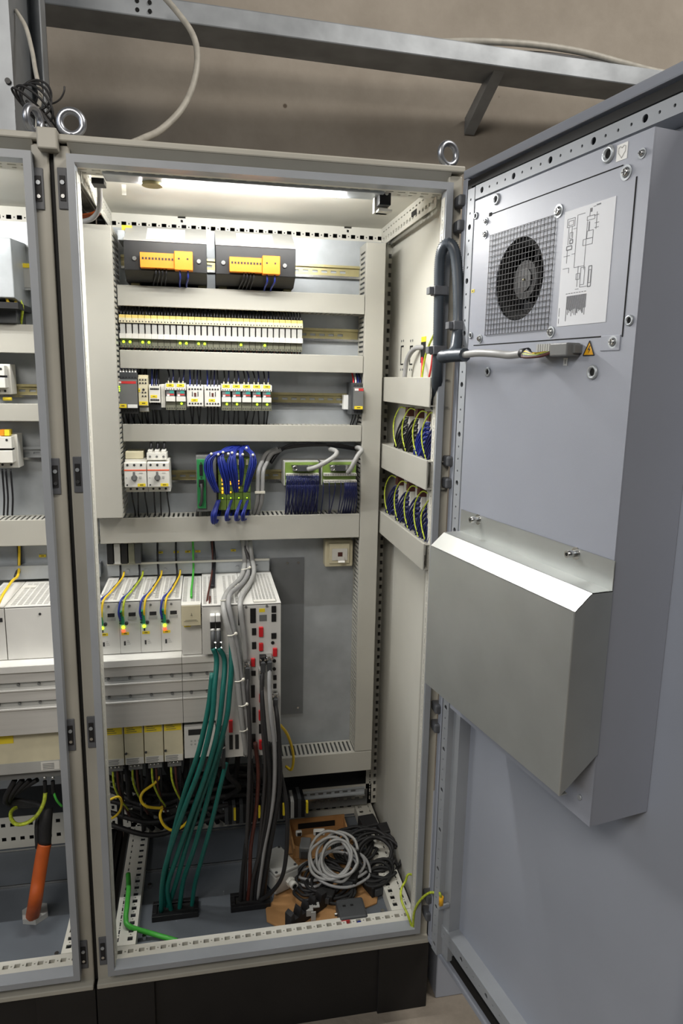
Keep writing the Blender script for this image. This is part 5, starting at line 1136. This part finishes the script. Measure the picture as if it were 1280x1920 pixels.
def lcont(u1, u2, v0, v1, label, y=.39):
    a, b = at(u1,v0,y), at(u2,v1,y); x0, x1 = a.x-.03, b.x
    t = thing('circuit_breaker', label, 'circuit breaker', ((x0+x1)/2,.47,b.z)); zm = (a.z+b.z)/2
    MB().box(x0,x1+.004,y+.03,.469,b.z,a.z).build('base', 'white_pl', t, .001); MB().box(x0,x1-.002,y,y+.03,b.z+.016,zm+.004).build('front_low', 'white_pl', t, .001); MB().box(x0,x1-.003,y+.004,y+.03,zm+.009,a.z-.004).build('front_high', 'white_pl', t, .001); MB().box(x0,x1-.004,y+.010,y+.03,zm+.003,zm+.010).build('gap', 'dark', t)
    dots(t, fr(x0,x1-.004,3),a.z-.012,y+.0038,.003); dots(t, fr(x0,x1-.004,3),b.z+.008,y+.0298,.003); return t
lcont(-4,13,682,740,'white breaker above the middle duct in the left cabinet'); t = lcont(-6,27,816,880,'white breaker with yellow tops above the tall duct in the left cabinet')
for u in (3,13): p = at(u,812,.40); MB().box(p.x-.006,p.x+.005,.40,.43,at(u,817,.4).z,at(u,806,.4).z).build('yellow_cap', 'orange_pl' if u == 3 else 'yellow_lbl', t)
for u in (4,11,20): MB().tube(px((u,880,.41),(u+2,905,.42),(u+4,935,.43),(u+3,966,.45)),.0026,6,0,4).build('wire','dark_wire',t)
p = at(14,748,.42); one('wire_ferrule', MB().cyl(at(6,748,.42),at(22,748,.42),.0042,10), 'yellow_lbl', 'yellow sleeve lying on the middle duct in the left cabinet', 'sleeve')
# left cabinet drives
a, b = at(8,1136,.235), at(100,1132,.235); zt = .842; x0 = a.x; x1 = -.024
t = thing('supply_unit', 'wide plain supply unit with perforated top in the left cabinet', 'power supply', ((x0+x1)/2,.44,.712))
MB().box(x0,x1,.235,.445,.712,zt-.004).build('body', 'drive', t, .001); vent_top(t,x0,x1,.235,.445,zt,[(x0+.010+.0145*k,x0+.021+.0145*k) for k in range(int((x1-x0-.02)/.0145))])
P = at(50,1098,.35); MB().box(P.x-.02,P.x+.012,.385,.405,zt,zt+.0012).build('top_plate', 'white_pl', t); MB().cyl((x1-.095,.2352,.822),(x1-.095,.233,.822),.003,8).build('front_screw', 'ink', t)
t = thing('servo_drive', 'servo drive cut by the photo edge in the left cabinet', 'servo drive', (x0-.028,.44,.712))
MB().box(x0-.055,x0-.002,.235,.445,.712,zt-.004).build('body', 'drive', t, .001); vent_top(t,x0-.055,x0-.002,.235,.445,zt,[(x0-.05,x0-.04),(x0-.035,x0-.025)]); MB().box(x0-.03,x0-.006,.2342,.235,.806,.816).build('display', 'ink', t)
MB().tube(px((-6,1140,.23),(4,1118,.245),(14,1102,.30),(24,1088,.37),(33,1080,.42),(36,1060,.455),(36,1020,.47)),.0034,7,0,5).build('bonding_wire','yellow_wire',t)
MB().tube(px((30,1082,.43),(37,1060,.46),(36,1020,.475)),.006,7,0,4).build('cable','dgrey_cable',t)
busbar_cover(-.42,-.012,'brushed aluminium busbar cover in the left cabinet')
t = thing('mounting_flange', 'pale steel flange strip behind the left cabinet drives', 'bracket', (-.2,.47,.848)); MB().box(-.42,-.01,.446,.478,.848,.884).build('flange','zinc',t); P = at(80,1056,.475); label_tag(t,P.x-.009,P.x+.009,.898,.905,.4785)
t = thing('power_block', 'wide lower power block with yellow sticker in the left cabinet', 'power block', (-.2,.44,.40)); x1 = -.018
MB().box(-.42,x1,.225,.44,.424,.535).build('body','cream',t,.001); p = at(25,1386,.225); MB().box(-.30,p.x,.2242,.225,p.z-.010,p.z+.012).build('warning_sticker','yellow_lbl',t); MB().box(-.42,x1,.2235,.225,.424,.452).build('lower_strip','lgrey_pl',t); p = at(95,1436,.223)
o = MB().box(p.x-.022,p.x+.02,.2228,.2235,p.z-.010,p.z+.012).build('type_plate','white_pl',t); s = MB()
for k in range(4): s.box(p.x-.018,p.x+.008,.2222,.2228,p.z-.007+.0042*k,p.z-.0055+.0042*k)
s.build('type_print','mgrey_pl',o,kind='stuff'); MB().box(-.42,x1-.02,.24,.40,.400,.424).build('terminal_strip','mgrey_pl',t)
for u in (84,99):
    p = at(u,1458,.24); MB().sph(p,.0045,8).build('terminal_screw','steel',t); MB().cyl(at(u,1464,.245),at(u+1,1488,.245),.0048,8).build('wire_boot','black',t)
cable('earth_wire','thick yellow-green wire curling below the left power block','wire',px((85,1486,.245),(82,1505,.235),(70,1528,.225),(50,1543,.22),(30,1545,.225),(20,1532,.25),(24,1518,.29),(45,1508,.33)),.0048,'pe_wire')
cable('earth_wire','thin green wire going down beside the post in the left cabinet','wire',px((100,1484,.245),(106,1500,.24),(116,1512,.25)),.003,'green_cable')
for k in range(4): cable('power_cable',('uppermost black cable under the left power block','second black cable under the left power block','third black cable under the left power block','lowest black cable under the left power block')[k],'cable',px((70-14*k,1462,.27),(40-10*k,1480+6*k,.28),(20,1497+4*k,.31),(50,1503+3*k,.30),(78,1512,.27),(88-6*k,1545,.25),(86-5*k,1590,.235)),.0065,'black_soft','black cables in the left cabinet')
t = thing('supply_cable', 'thick orange supply cable rising through the left cabinet floor', 'cable', tuple(gz(62,1715,.012)))
MB().tube([gz(60,1722,.004)]+px((66,1690,.19),(72,1650,.205),(80,1600,.225),(84,1582,.232)), .0165, 14, 0, 6).build('sheath','orange_cable',t); MB().tube(px((84,1584,.232),(86,1540,.24),(88,1515,.255)), .0150, 12, 0, 4).build('heat_shrink','black_soft',t)
q = gz(66,1716,.012); MB().cyl((q.x,q.y,.0102),(q.x,q.y,.024),.034,6).build('gland_nut','lgrey_pl',t)
# tangle of wires between the cabinet tops
s = MB(); rnd = random.Random(11)
for k in range(9):
    a = rnd.uniform(-4,4); s.tube(px((66+a,262,.10),(72+a,235,.14),(68-a*2,200+a,.17),(76+a,170,.19),(70-a,150+3*k,.2)), .0028, 6, 0, 5)
for k in range(5):
    c = at(68,178+8*k,.16); s.tube([c+Vector((.028*math.cos(a+k)*(1+.1*k),.02*math.sin(a*1.0),.034*math.sin(a+k*.7))) for a in [2*math.pi*j/8 for j in range(8)]], .0024, 6, 0, 4, True)
one('wire_tangle', s, 'black_soft', 'tangle of thin black wires standing between the cabinet tops', 'wires', kind='stuff')
cable('riser_cable','grey cable bending down from the riser to the cabinet joint','cable',px((30,20,.35),(48,50,.32),(60,95,.28),(66,130,.24),(72,158,.2),(76,180,.17),(72,205,.15),(68,262,.11)),.0045,'loop_cable')
cable('riser_cable','dark wire crossing in front of the black tangle','cable',px((50,190,.16),(62,203,.14),(74,208,.13),(86,222,.12),(97,240,.115),(98,252,.11),(92,258,.11)),.0032,'dgrey_cable')
cable('riser_cable','thin loose wire end sticking out to the right of the tangle','cable',px((92,196,.18),(104,192,.17),(114,184,.165),(120,172,.16),(121,162,.16)),.0018,'dgrey_cable')
